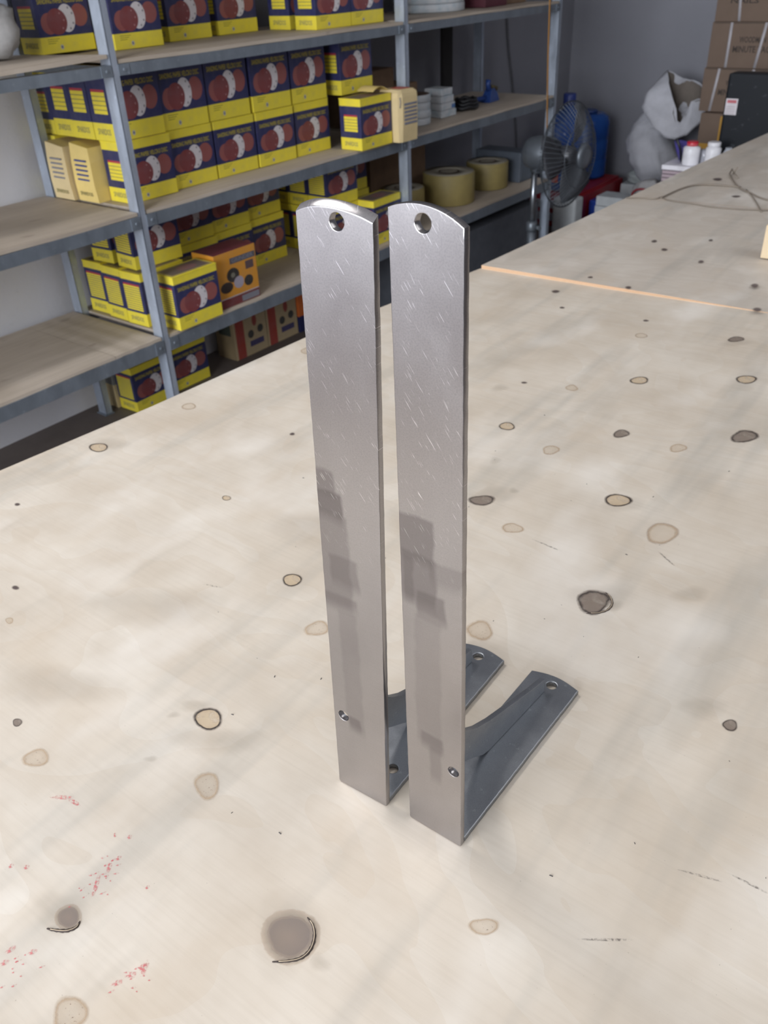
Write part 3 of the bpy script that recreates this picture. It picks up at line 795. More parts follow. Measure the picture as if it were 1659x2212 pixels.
def inlay_mat(name, kind):
    m = Mat(name, 0.55, 0.0, 0.25)
    u, v = m.uv()
    co = m.coord('Object')
    nz = m.noise(co, 90.0 if kind not in ('stain',) else 25.0, 3.0, 0.6)
    r = m.math('SQRT', m.math('ADD', m.math('MULTIPLY', u, u), m.math('MULTIPLY', v, v)))
    r = m.math('ADD', r, m.math('MULTIPLY', m.math('SUBTRACT', nz, 0.5), 0.35 if kind in ('grey', 'brown', 'dot') else 0.22))
    DK = (0.035, 0.027, 0.025)
    if kind == 'ring':
        c = m.ramp(r, [(0.0, (0.66, 0.52, 0.34)), (0.70, (0.62, 0.48, 0.32)), (0.79, DK), (0.87, (0.06, 0.045, 0.04)), (0.97, (0.40, 0.32, 0.25))])
        a = m.ramp(r, [(0.0, 0.55), (0.66, 0.6), (0.76, 1.0), (0.84, 0.85), (0.93, 0.3), (1.0, 0.0)])
        a = m.math('MULTIPLY', a, m.range(m.noise(co, 70.0, 2.0), 0.33, 0.5, 0.45, 1.0))
    elif kind == 'rfaint':
        c = m.ramp(r, [(0.0, (0.66, 0.54, 0.38)), (0.7, (0.55, 0.4, 0.25)), (0.85, (0.40, 0.29, 0.2))])
        a = m.ramp(r, [(0.0, 0.1), (0.64, 0.15), (0.8, 0.55), (0.95, 0.0)])
    elif kind == 'grey':
        c = m.ramp(r, [(0.0, (0.24, 0.19, 0.15)), (0.66, (0.24, 0.19, 0.155)), (0.8, DK), (0.88, (0.16, 0.12, 0.10))])
        a = m.ramp(r, [(0.0, 0.72), (0.7, 0.8), (0.8, 0.92), (0.88, 0.45), (1.0, 0.0)])
        a = m.math('MULTIPLY', a, m.range(m.noise(co, 55.0, 3.0), 0.3, 0.55, 0.55, 1.0))
    elif kind == 'brown':
        n2 = m.noise(co, 420.0, 3.0, 0.6)
        c = m.mix(m.range(n2, 0.60, 0.68), m.ramp(r, [(0.3, (0.66, 0.52, 0.36)), (0.8, (0.50, 0.35, 0.21))]), (0.22, 0.13, 0.08))
        a = m.math('ADD', m.ramp(r, [(0.0, 0.18), (0.66, 0.22), (0.80, 0.5), (0.88, 0.25), (1.0, 0.0)]), m.math('MULTIPLY', m.range(n2, 0.62, 0.68, 0.0, 0.45), m.math('LESS_THAN', r, 0.7)), clamp=True)
    elif kind == 'dot':
        c = m.ramp(r, [(0.0, (0.08, 0.06, 0.06)), (0.6, (0.12, 0.09, 0.08)), (0.9, (0.3, 0.24, 0.2))])
        a = m.ramp(r, [(0.0, 0.95), (0.5, 0.85), (0.9, 0.0)])
    elif kind == 'stain':
        c = m.ramp(nz, [(0.3, (0.36, 0.32, 0.27)), (0.7, (0.50, 0.40, 0.29))])
        a = m.ramp(r, [(0.0, 0.20), (0.5, 0.14), (0.95, 0.0)])
    elif kind == 'heart':         # large dark knot with a smooth grey middle
        c = m.ramp(r, [(0.0, (0.26, 0.20, 0.165)), (0.62, (0.22, 0.175, 0.15)), (0.8, (0.42, 0.33, 0.25)), (0.95, (0.55, 0.44, 0.33))])
        a = m.ramp(r, [(0.0, 0.92), (0.66, 0.9), (0.74, 0.5), (0.92, 0.35), (0.98, 0.0)])
    elif kind == 'red':
        c = (0.66, 0.12, 0.14)
        a = m.math('MULTIPLY', m.range(m.noise(co, 380.0, 2.0, 0.6), 0.42, 0.62), m.range(r, 0.6, 1.0, 0.6, 0.0))
    else:
        c = (0.14, 0.12, 0.11)
        a = m.math('MULTIPLY', m.range(m.noise(co, 300.0, 2.0, 0.6), 0.4, 0.66), m.range(r, 0.5, 1.0, 0.6, 0.0))
    m.put(m.b.inputs['Alpha'], a)
    return m.base(c)
KM = {k: inlay_mat('veneer_' + k, k) for k in ('ring', 'rfaint', 'grey', 'brown', 'dot', 'stain', 'heart', 'red', 'pencil')}
lift = [0.0]
def inlay(name, e, kind, parent, z=0.0, wob=0.06):
    cx, cy, ax, ay, bx, by = e
    lift[0] = (lift[0] + 0.00002) % 0.0003
    zz = UPZ + z + 0.00012 + lift[0]
    bm = bmesh.new()
    uvl = bm.loops.layers.uv.verify()
    n = 30
    ph = random.uniform(0, 6)
    c = bm.verts.new((0, 0, 0))
    ring = []
    for k in range(n):
        t = 2 * PI * k / n
        g = 1 + wob * math.sin(2 * t + ph) + wob * 0.7 * math.sin(3 * t + 2 * ph)
        ring.append((bm.verts.new((g * (ax * math.cos(t) + bx * math.sin(t)), g * (ay * math.cos(t) + by * math.sin(t)), 0)), (math.cos(t), math.sin(t))))
    for k in range(n):
        a, b = ring[k], ring[(k + 1) % n]
        f = bm.faces.new((c, a[0], b[0]))
        for l, q in zip(f.loops, ((0, 0), a[1], b[1])):
            l[uvl].uv = q
    bm.normal_update()
    if bm.faces[:][0].normal.z < 0:
        bmesh.ops.reverse_faces(bm, faces=bm.faces[:])
    o = mesh_obj(name, bm, KM[kind], parent)
    o.location = (cx, cy, zz)
    return o
for e in K_stain: inlay('stain', e, 'stain', near, wob=0.15)
for e in K_ring: inlay('knot', e, 'ring', near)
for e in K_rfaint: inlay('knot', e, 'rfaint', near)
for e in K_grey: inlay('knot', e, 'grey', near, wob=0.10)
for e in K_brown: inlay('knot', e, 'brown', near, wob=0.10)
for e in K_dots: inlay('knot', e, 'dot', near)
for e in K_big: inlay('knot', e, 'heart', near, wob=0.05)
for e in K_far: inlay('knot', e, 'dot', mid if e[1] < 2.05 else far, 0.0068)
def stroke(e, kind, wdt):
    x0, y0, x1, y1 = e
    dx, dy = (x1 - x0) / 2, (y1 - y0) / 2
    L = math.hypot(dx, dy)
    return inlay('red_mark' if kind == 'red' else 'scratch', ((x0 + x1) / 2, (y0 + y1) / 2, dx * 1.15, dy * 1.15, -dy / L * wdt, dx / L * wdt), kind, near)
for e in K_red: stroke(e, 'red', 0.0024)
rr = random.Random(11)
for cx, cy, n, sx, sy in ((-0.1655, -0.190, 16, 0.010, 0.016), (-0.166, -0.268, 12, 0.016, 0.010), (-0.086, -0.222, 10, 0.010, 0.012), (-0.172, -0.172, 6, 0.006, 0.006)):
    for k in range(n):
        x, y, a, l = cx + rr.gauss(0, sx * .6), cy + rr.gauss(0, sy * .6), 0.9 + rr.gauss(0, 0.25), rr.uniform(0.001, 0.0028)
        stroke((x - l * math.cos(a), y - l * math.sin(a), x + l * math.cos(a), y + l * math.sin(a)), 'red', 0.0009)
for e in K_pencil: stroke(e, 'pencil', 0.0014)
# open cracks curving round the two big knots
M_CRACK = plain('dark_crack', (0.05, 0.036, 0.03), 0.8)
for pts in CRACKS:
    bm = bmesh.new()
    sp_ = smooth([(x, y, 0) for x, y in pts], 6)
    n = len(sp_) - 1
    tube(bm, sp_, [0.0004 + 0.0011 * math.sin(PI * k / n) ** 0.7 * (1 + 0.25 * math.sin(2.1 * k)) for k in range(n + 1)], 6)
    for v in bm.verts: v.co.z = v.co.z * 0.35 + UPZ + 0.0003
    mesh_obj('crack', bm, M_CRACK, near)
    bm = bmesh.new()
    tube(bm, sp_[3:-3], 0.00035, 5)
    for v in bm.verts: v.co.z = v.co.z * 0.4 + UPZ + 0.00085
    mesh_obj('crack_splinter', bm, plain('pale_splinter', (0.5, 0.4, 0.28), 0.7), near)
# crumbs of swarf and dirt
bm = bmesh.new()
rc = random.Random(3)
for k in range(85):
    x, y = rc.uniform(-0.45, 0.45), rc.uniform(-0.28, 0.75)
    if -0.09 < x < 0.07 and -0.02 < y < 0.23: continue
    s, a = rc.choice((0.0004, 0.0005, 0.0006, 0.0009)), rc.uniform(0, PI)
    ca, sa = math.cos(a), math.sin(a)
    v = [bm.verts.new((x + ca * px - sa * py, y + sa * px + ca * py, UPZ + pz)) for px, py, pz in ((-1.7 * s, -s * .6, 0), (1.5 * s, -s * .5, 0), (1.8 * s, s * .6, 0), (-1.4 * s, s * .5, 0), (0, 0, s))]
    for q in ((0, 1, 4), (1, 2, 4), (2, 3, 4), (3, 0, 4)): bm.faces.new([v[i] for i in q])
o = mesh_obj('crumbs', bm, plain('dark_crumb', (0.05, 0.045, 0.045), 0.8), near); o['kind'] = 'stuff'

# ------------------------------------------------------------------ the two steel brackets
def bracket_mat(name, patches, seed, edge=False):
    m = Mat(name, 0.25, 0.95)
    co = m.coord()
    x, y, z = m.sep(co)
    a = m.noise(m.scale(co, (14, 14, 9), loc=(seed, 0, 0)), 1.0, 4.0, 0.6)
    gr = m.noise(co, 900.0, 2.0, 0.5)
    br = m.noise(m.scale(co, (30, 30, 1500)), 1.0, 3.0, 0.6)
    k = m.ramp(a, [(0.3, (0.42, 0.40, 0.40)), (0.7, (0.48, 0.46, 0.46))])
    k = m.mix(m.math('MULTIPLY', m.range(gr, 0.42, 0.72, 0.0, 0.42), m.range(z, 0.2, 0.42, 0.35, 1.0)), k, (0.28, 0.27, 0.28))
    ro = m.range(a, 0.3, 0.7, 0.27, 0.35)
    # wiped oil marks with stepped outlines
    wx = m.math('ADD', x, m.math('MULTIPLY', m.math('SUBTRACT', m.noise(co, 60.0, 2.0), 0.5), 0.006))
    wz = m.math('ADD', z, m.math('MULTIPLY', m.math('SUBTRACT', m.noise(co, 45.0, 2.0), 0.5), 0.006))
    for x0, x1, z0, z1, f in patches:
        sx = m.math('MULTIPLY', m.range(wx, x0 - 0.0014, x0 + 0.0014), m.range(wx, x1 - 0.0014, x1 + 0.0014, 1.0, 0.0))
        sz = m.math('MULTIPLY', m.range(wz, z0 - 0.006, z0 + 0.004), m.range(wz, z1 - 0.0016, z1 + 0.0016, 1.0, 0.0))
        q = m.math('MULTIPLY', m.math('MULTIPLY', sx, sz, clamp=True), f)
        k = m.mix(q, k, (0.17, 0.15, 0.15))
    # brushed lines low down, bright scratches higher up
    k = m.mix(m.math('MULTIPLY', m.range(br, 0.5, 0.75, 0.0, 0.18), m.range(z, 0.30, 0.34, 1.0, 0.0)), k, (0.30, 0.28, 0.27))
    rot = m.scale(co, (1, 0, 1), (0, 0.62, 0))
    sc = m.noise(m.scale(rot, (1500, 1, 70), (0, 0, 0), (seed, 0, 0)), 1.0, 1.0, 0.5)
    msk = m.noise(m.scale(co, (60, 60, 60), loc=(seed * 3, 0, 0)), 1.0, 2.0, 0.5)
    hi = m.math('MULTIPLY', m.math('MULTIPLY', m.range(sc, 0.665, 0.70), m.range(msk, 0.46, 0.56)), m.range(z, 0.24, 0.32))
    k = m.mix(hi, k, (0.95, 0.94, 0.95))
    return m.steel(k, ro, 0.07, (0.28, 0.26, 0.26))
P_L = [(-0.01, 0.0225, 0.300, 0.318, 0.55), (-0.01, 0.0275, 0.282, 0.302, 0.75), (-0.01, 0.031, 0.203, 0.286, 0.42), (0.012, 0.0375, 0.225, 0.250, 0.45), (0.004, 0.035, 0.205, 0.214, 0.4), (0.016, 0.033, 0.075, 0.20, 0.22), (0.018, 0.029, 0.079, 0.090, 0.5)]
P_R = [(-0.002, 0.0268, 0.270, 0.304, 0.62), (0.002, 0.029, 0.236, 0.276, 0.55), (-0.002, 0.010, 0.235, 0.272, 0.5), (0.012, 0.036, 0.226, 0.246, 0.55), (0.024, 0.049, 0.258, 0.275, 0.32), (0.010, 0.032, 0.10, 0.225, 0.2), (0.014, 0.034, 0.098, 0.112, 0.45), (0.022, 0.032, 0.065, 0.10, 0.3)]
M_BR_L = bracket_mat('brushed_steel_left', P_L, 1.7)
M_BR_R = bracket_mat('brushed_steel_right', P_R, 5.2)
def dark_steel():
    m = Mat('dark_mill_steel', 0.42, 0.85)
    co = m.coord()
    a = m.noise(co, 26.0, 5.0, 0.65)
    g = m.noise(co, 1100.0, 2.0, 0.5)
    k = m.ramp(a, [(0.3, (0.30, 0.315, 0.335)), (0.7, (0.40, 0.415, 0.435))])
    k = m.mix(m.range(g, 0.5, 0.75, 0.0, 0.35), k, (0.12, 0.13, 0.15))
    k = m.mix(m.range(m.noise(co, 140.0, 3.0, 0.6), 0.67, 0.74, 0.0, 0.5), k, (0.6, 0.62, 0.65))
    return m.steel(k, m.range(a, 0.3, 0.7, 0.38, 0.5), 0.25, (0.19, 0.20, 0.22))
M_ARM = dark_steel()
T = 0.0055
TILT_X = 0.0
def rough(pts, n, amp, rnd):
    """points between the first and the last, worn a little uneven"""
    (x0, y0), (x1, y1) = pts
    out = []
    for k in range(1, n):
        q = k / n
        out.append((x0 + (x1 - x0) * q + rnd.uniform(-amp, amp), y0 + (y1 - y0) * q))
    return out
def bracket(label, loc, rz, arc, bl, br, holes, arm_holes, mat, seed, ground=0.0):
    rnd = random.Random(seed)
    arc = [(p.x, p.y - ground) for p in smooth([(x, z, 0) for x, z in arc], 4)]
    b = thing('steel_bracket', label, 'bracket', loc, rz)
    out = [(bl + 0.0012, 0.0), (br - 0.0006, 0.0), (br, 0.0008)] + rough([(br, 0.0), arc[-1]], 90, 0.00012, rnd) + arc[::-1] + rough([arc[0], (bl, 0.0)], 90, 0.00012, rnd) + [(bl, 0.0015)]
    up_ = plate('upright_plate', out, holes, T, Matrix(((1, 0, 0, 0), (0, 0, -1, T / 2), (0, 1, 0, 0), (0, 0, 0, 1))), mat, b)
    if ground:                          # the rounded end was ground to a slope towards the front
        zs = lambda x: arc[0][1] + (arc[-1][1] - arc[0][1]) * (x - arc[0][0]) / (arc[-1][0] - arc[0][0])
        for v in up_.data.vertices:
            if v.co.z > zs(v.co.x) - 0.0012 and not any(math.hypot(v.co.x - hx, v.co.z - hz) < hr * 1.12 for hx, hz, hr in holes):
                v.co.z += ground * v.co.y / T
    tip = [(0.0018 + 0.0500 * k / 12, 0.2052 + 0.0055 * math.sin(PI * k / 12) * (1 - 0.12 * k / 12)) for k in range(13)]
    arm = [(0.0008, T + 0.0001), (0.0502, T + 0.0001)] + rough([(0.0502, T), tip[-1]], 40, 0.00015, rnd) + tip[::-1]
    plate('arm', arm, arm_holes, T, Matrix.Translation((0, 0, T / 2)), M_ARM, b, 0.0009)
    # welded brace: a curved band on edge, running from the arm's end up to the plate
    low = [(0.186, T + 0.0002), (0.150, T + 0.0002), (0.115, T + 0.0002), (0.094, T + 0.0002), (0.084, 0.0085), (0.072, 0.0165), (0.058, 0.0245), (0.044, 0.0335), (0.032, 0.044), (0.022, 0.057), (0.013, 0.078), (T + 0.0003, 0.115)]
    upp = [(T + 0.0003, 0.215), (0.0085, 0.205), (0.0125, 0.170), (0.019, 0.135), (0.028, 0.107), (0.039, 0.0845), (0.050, 0.0690), (0.061, 0.0590), (0.074, 0.0510), (0.094, 0.0435), (0.127, 0.0350), (0.160, 0.0270), (0.186, 0.0215)]
    g = plate('brace', low[::1] + upp, [], 0.0052, Matrix(((0, 0, 1, 0), (1, 0, 0, 0), (0, 1, 0, 0), (0, 0, 0, 1))), M_ARM, b, 0.0004)
    for v in g.data.vertices:
        v.co.x += 0.0178 + 0.062 * (v.co.y - 0.10)
    return b
bracket('left flat steel shelf bracket with slightly leaning upright plate, standing on the plywood', (-0.072, -0.005, 0.0004), 0.0357,
        [(0.0114, 0.4873), (0.0160, 0.4892), (0.0211, 0.4907), (0.0268, 0.4916), (0.0325, 0.4919), (0.0390, 0.4918), (0.0450, 0.4912), (0.0512, 0.4902), (0.0571, 0.4889), (0.0644, 0.4866)],
        0.0004, 0.0503, [(0.0402, 0.4812, 0.0049), (0.0120, 0.0866, 0.0050)], [(0.0270, 0.1965, 0.0050), (0.0345, 0.0325, 0.0050)], M_BR_L, 4, 0.0034)
bracket('right flat steel shelf bracket, nearer the camera, its dark arm showing on the plywood', (0.0, 0.0, 0.0004), 0.0,
        [(0.0004, 0.4919), (0.0040, 0.4933), (0.0073, 0.4942), (0.0130, 0.4953), (0.0190, 0.4957), (0.0250, 0.4953), (0.0302, 0.4944), (0.0345, 0.4932), (0.0385, 0.4917), (0.0430, 0.4895), (0.0474, 0.4868)],
        0.0002, 0.0502, [(0.0226, 0.4862, 0.0050), (0.0428, 0.0845, 0.0047)], [(0.0275, 0.1975, 0.0050), (0.0120, 0.0325, 0.0050)], M_BR_R, 9)

# ------------------------------------------------------------------ wires and a wood block on the far sheets
M_WIRE = plain('grey_brown_wire', (0.20, 0.165, 0.13), 0.6)
def wire(pts, r, label, extra=()):
    bm = bmesh.new()
    tube(bm, [Vector((p[0], p[1], 0.0062 + r + 0.0008)) for p in smooth(pts)], r, 6)
    for e in extra:
        tube(bm, [Vector((p[0], p[1], 0.0062 + r + 0.001 + p[2])) for p in e], r * 0.9, 6)
    return tag(mesh_obj('bent_wire', bm, M_WIRE), label, 'wire')
wire(WIRE1, 0.0016, 'long thin wire lying along the seam of the far plywood sheets')
wire(WIRE2, 0.0022, 'pale thin wire curving in an arc on the far plywood', )
wire(WIRE3, 0.0020, 'bent wire with a kinked upright end on the far plywood', [[(-0.5393, 2.4191, 0), (-0.529, 2.40, 0.018), (-0.515, 2.375, 0.012), (-0.505, 2.37, 0.03)], [(-0.53, 2.42, 0), (-0.52, 2.40, 0.006), (-0.50, 2.375, 0.0)]])
wire(WIRE4, 0.0016, 'short thin wire crossing under the bent wire on plywood', )
bm = bmesh.new(); box(bm, -0.214, -0.10, 1.64, 1.70, 0.0056, 0.078, 0, 0.0025)
tag(mesh_obj('timber_block', bm, ply('pale_timber', (0.56, 0.44, 0.28), (0.68, 0.56, 0.39), (0.4, 0.28, 0.16))), 'pale timber block at the picture edge on the far plywood', 'block')

# ------------------------------------------------------------------ right hand bay of the shelves
M_ROLLW = None
def roll_mat():
    m = Mat('white_blue_rolls', 0.5)
    z = m.sep(m.coord())[2]
    nz = m.noise(m.coord(), 30.0, 3.0)
    k = m.mix(m.range(nz, 0.45, 0.65, 0.0, 0.6), (0.58, 0.60, 0.62), (0.34, 0.44, 0.50))
    return m.base(k)
M_ROLLW = roll_mat(); M_CORE = plain('brown_core', (0.10, 0.065, 0.05), 0.8)
M_TAPE = plain('tan_tape', (0.30, 0.235, 0.085), 0.55); M_TAPETOP = plain('tape_side', (0.33, 0.30, 0.24), 0.7)
def ring_roll(name, s, d, z, r, ri, h, mat, mtop, label, group, cat='roll'):
    t = thing(name, label, cat, group=group)
    at_shelf(t, s, d, z)
    bm = bmesh.new(); lathe(bm, [(ri, 0), (r - 0.002, 0), (r, 0.003), (r, h - 0.003), (r - 0.002, h), (ri, h), (ri, 0)], 40); mesh_obj('roll', bm, mat, t)
    bm = bmesh.new(); lathe(bm, [(ri + 0.004, h), (r - 0.006, h), (r - 0.006, h + 0.0008), (ri + 0.004, h + 0.0008), (ri + 0.004, h)], 40); mesh_obj('roll_side', bm, mtop, t)
    bm = bmesh.new(); lathe(bm, [(ri - 0.004, 0.001), (ri, 0.001), (ri, h + 0.001), (ri - 0.004, h + 0.001), (ri - 0.004, 0.001)], 40); mesh_obj('core', bm, M_CORE, t)
    return t
ring_roll('tape_roll', 3.020, 0.190, BT[3] + 0.002, 0.120, 0.045, 0.132, M_TAPE, M_TAPETOP, 'middle and largest tan tape roll lying on the third shelf', 'tape rolls')
ring_roll('tape_roll', 3.355, 0.190, BT[3] + 0.002, 0.102, 0.040, 0.118, M_TAPE, M_TAPETOP, 'rightmost tan tape roll lying on the third shelf, by the dark panel', 'tape rolls')
ring_roll('tape_roll', 2.760, 0.260, BT[3] + 0.002, 0.095, 0.038, 0.105, M_TAPE, M_TAPETOP, 'dim leftmost tan tape roll on the third shelf, by the middle post', 'tape rolls')
for k in range(4):
    ring_roll('white_roll', 2.702 + jit(0.003), 0.155 + jit(0.003), BT[2] + 0.002 + 0.0285 * k, 0.074, 0.03, 0.0275, M_ROLLW, M_CORE if k == 3 else M_ROLLW, ['bottom', 'second', 'third', 'topmost'][k] + ' white roll of the small stack beside the pale yellow sleeve', 'white rolls')
for k in range(5):
    ring_roll('white_reel', 2.975 + jit(0.004), 0.262 + jit(0.004), BT[1] + 0.002 + 0.031 * k, 0.150, 0.05, 0.030, M_ROLLW, M_ROLLW, ['lowest', 'second lowest', 'middle', 'fourth', 'topmost'][k] + ' big white reel of the stack on the top shelf', 'white reels')
def stack_pack(s, d, z, rz):
    t = thing('white_pack', 'white and blue pack with sloping side on the second shelf', 'pack')
    at_shelf(t, s, d, z, rz)
    for k in range(4):
        x = 0.010 * k
        bm = bmesh.new(); box(bm, 0, 0.112 - x, 0, 0.09, 0.0285 * k, 0.0285 * k + 0.0275, 0, 0.003); mesh_obj('layer', bm, M_ROLLW, t)
    bm = bmesh.new(); box(bm, 0.075, 0.1, -0.0006, 0.0004, 0.032, 0.048); mesh_obj('blue_label', bm, plain('blue_label', (0.10, 0.2, 0.42), 0.5), t)
stack_pack(2.862, 0.120, BT[2] + 0.002, 0.0)
M_BROWN = plain('brown_cardboard', (0.20, 0.125, 0.075), 0.8); M_BLACK = plain('black_plastic', (0.012, 0.012, 0.014), 0.45)
def carton(name, s, d, z, w, dd, h, mat, label, rz=0.0, cat='carton', group=None):
    t = thing(name, label, cat, group=group)
    at_shelf(t, s, d, z, rz)
    bm = bmesh.new(); uv_box(bm, w, dd, h, (0,) * 6, 0.002); mesh_obj('carton_body', bm, mat, t)
    bm = bmesh.new(); box(bm, 0.002, w / 2 - 0.001, 0.001, dd - 0.001, h, h + 0.0015); mesh_obj('flap', bm, mat, t)
    bm = bmesh.new(); box(bm, w / 2 + 0.001, w - 0.002, 0.001, dd - 0.001, h, h + 0.0015); mesh_obj('flap', bm, mat, t)
    return t
carton('brown_carton', 2.487, 0.300, BT[2] + 0.002, 0.28, 0.15, 0.20, M_BROWN, 'dark brown carton deep on the second shelf behind the pale sleeve')
carton('brown_carton', 2.765, 0.285, BT[2] + 0.002, 0.15, 0.13, 0.130, M_BROWN, 'small brown carton behind the white rolls on the second shelf')
carton('maroon_carton', 3.170, 0.105, BT[1] + 0.002, 0.175, 0.20, 0.17, plain('maroon_card', (0.085, 0.018, 0.028), 0.6), 'maroon carton on the top shelf beside the white reels')
carton('brown_carton', 3.375, 0.14, BT[1] + 0.002, 0.2, 0.2, 0.13, M_BROWN, 'brown carton at the right end of the top shelf')
carton('brown_carton', 2.487, 0.28, BT[1] + 0.002, 0.20, 0.16, 0.17, M_BROWN, 'dark brown carton on the top shelf beside the middle post')
carton('brown_carton', 2.66, 0.365, BT[3] + 0.002, 0.42, 0.09, 0.24, M_BROWN, 'long dark brown carton behind the tape rolls on the third shelf')
carton('shade_box', 2.56, 0.02, FLOOR, 1.02, 0.40, 0.285, plain('shade_grey', (0.075, 0.08, 0.095), 0.8), 'dark box added for the shade under the third shelf, right bay', cat='crate')  # added box, its dark colour stands for the shade below the shelf
t = thing('slate_case', 'slate grey case standing at the right end of the third shelf', 'case')
at_shelf(t, 3.485, 0.08, BT[3] + 0.002, 0.0)
bm = bmesh.new(); box(bm, 0, 0.12, 0, 0.26, 0, 0.14, 0, 0.004); mesh_obj('case_body', bm, plain('slate_plastic', (0.085, 0.10, 0.125), 0.5), t)
bm = bmesh.new(); box(bm, 0.01, 0.11, -0.0015, 0.0, 0.01, 0.13); mesh_obj('case_face', bm, plain('slate_plastic_face', (0.095, 0.115, 0.14), 0.5), t)
bm = bmesh.new(); box(bm, 3.325, 3.40, 0.425, 0.445, 0, 0.352)
o = tag(mesh_obj('timber_offcut', bm, plain('dark_timber', (0.022, 0.02, 0.02), 0.8)), 'dark timber offcut standing upright at the rear of the second shelf', 'timber')
o.location = sw(0, 0, BT[2] + 0.002); o.rotation_euler = (0, 0, TH)
# blue clamp lying on the second shelf
M_BLUE = plain('blue_enamel', (0.02, 0.055, 0.22), 0.4)
t = thing('blue_clamp', 'blue clamp tool lying on the second shelf near the right end', 'tool')
at_shelf(t, 3.30, 0.16, BT[2] + 0.002, 0.1)
bm = bmesh.new()
loft(bm, [[(0.02, 0.0, 0.0), (0.12, 0.0, 0.0), (0.12, 0.05, 0.0), (0.02, 0.05, 0.0)], [(0.035, 0.005, 0.03), (0.11, 0.005, 0.03), (0.11, 0.045, 0.03), (0.035, 0.045, 0.03)], [(0.055, 0.01, 0.055), (0.085, 0.01, 0.055), (0.085, 0.04, 0.055), (0.055, 0.04, 0.055)]])
for f in bm.faces: f.smooth = False
mesh_obj('body', bm, M_BLUE, t)
bm = bmesh.new(); tube(bm, [(0.055, 0.025, 0.05), (0.045, 0.025, 0.075), (0.050, 0.025, 0.092)], [0.013, 0.011, 0.013], 10); mesh_obj('jaw', bm, M_BLUE, t)
bm = bmesh.new(); tube(bm, [(0.07, 0.025, 0.06), (0.10, 0.025, 0.058), (0.13, 0.025, 0.048)], [0.011, 0.008, 0.012], 10); mesh_obj('screw', bm, plain('brass', (0.16, 0.13, 0.06), 0.45, 0.6), t)
bm = bmesh.new(); tube(bm, [(0.03, 0.03, 0.018), (-0.03, 0.07, 0.014), (-0.08, 0.12, 0.012)], [0.012, 0.010, 0.009], 10); mesh_obj('handle', bm, M_BLUE, t)
t = thing('black_cable_coil', 'black coil of cable on the second shelf beside the blue clamp', 'cable')
at_shelf(t, 3.12, 0.17, BT[2] + 0.005, 0.0)
for k in range(3):
    bm = bmesh.new(); n = 28; r0 = 0.052 - 0.006 * k
    tube(bm, [(r0 * 1.25 * math.cos(2 * PI * i / n) + 0.004 * k, r0 * math.sin(2 * PI * i / n), 0.009 + 0.013 * k + 0.003 * math.sin(5 * i)) for i in range(n + 1)], 0.0085, 8); mesh_obj('coil', bm, M_BLACK, t)
# dusty white bag on the top shelf, far left
def lump(name, mat, parent, rx, ry, rz, amp=0.12, sc=3.0, seed=0.0, flat=True, seg=28, rings=18, sq=2.6):
    bm = bmesh.new()
    R = []
    for i in range(rings + 1):
        ph = -PI / 2 + PI * i / rings
        row = []
        for k in range(seg):
            th = 2 * PI * k / seg
            c, s_ = math.cos(th), math.sin(th)
            pw = 2 / sq
            x = rx * math.copysign(abs(c) ** pw, c) * max(math.cos(ph), 0.02) ** pw
            y = ry * math.copysign(abs(s_) ** pw, s_) * max(math.cos(ph), 0.02) ** pw
            z = rz * math.copysign(abs(math.sin(ph)) ** pw, math.sin(ph))
            p = Vector((x, y, z))
            q = noise.noise(Vector((c * math.cos(ph), s_ * math.cos(ph), math.sin(ph))) * sc + Vector((seed, seed, 0)))
            p *= 1 + amp * q
            if flat: p.z = max(p.z, -rz * 0.9)
            row.append((p.x, p.y, p.z + rz * 0.9))
        R.append(row)
    loft(bm, R)
    return mesh_obj(name, bm, mat, parent)
M_DUSTY = plain('dusty_white_sacking', (0.42, 0.41, 0.40), 0.85, var=0.3, sc=14, bump=0.4)
t = thing('dusty_bag', 'dusty white bag at the far left of the top shelf', 'bag')
at_shelf(t, 0.975, 0.33, BT[1] + 0.012)
lump('bag_body', M_DUSTY, t, 0.10, 0.09, 0.075, 0.2, 2.5, 2.0)
o = lump('bag_top', M_DUSTY, t, 0.085, 0.075, 0.045, 0.35, 3.0, 5.0); o.location = (-0.01, 0, 0.128)

# orange strap hanging in front of the last post
M_STRAP = plain('orange_webbing', (0.46, 0.22, 0.05), 0.7)
t = thing('orange_strap', 'narrow orange strap hanging in front of the end post', 'strap', sw(3.52, -0.02, -0.14), TH)
bm = bmesh.new()
rows = []
for k in range(25):
    q = k / 24
    z = 0.965 * (1 - q); x = 0.03 * q - 0.045 * (1 - q) + 0.004 * math.sin(7 * q)
    rows.append([(x - 0.0055, -0.001, z), (x + 0.0055, -0.001, z), (x + 0.0055, 0.001, z), (x - 0.0055, 0.001, z)])
loft(bm, rows); mesh_obj('webbing', bm, M_STRAP, t)
bm = bmesh.new(); tube(bm, [(0.030, 0, 0.004), (0.030, 0, -0.01), (0.022, 0, -0.03), (0.012, 0, -0.028), (0.010, 0, -0.015)], 0.0045, 8); mesh_obj('hook', bm, plain('dark_hook', (0.05, 0.05, 0.07), 0.4, 0.6), t)
# thin cable down the wall
bm = bmesh.new(); tube(bm, smooth([(WX + 0.008, 4.14, 2.2), (WX + 0.008, 4.19, 0.9), (WX + 0.008, 4.216, 0.293), (WX + 0.008, 4.318, -0.085), (WX + 0.008, 4.384, -0.403), (WX + 0.008, 4.40, FLOOR + 0.01)]), 0.006, 6)
tag(mesh_obj('wall_cable', bm, plain('grey_cable', (0.12, 0.12, 0.13), 0.6)), 'thin grey cable running down the wall behind the shelves', 'cable')

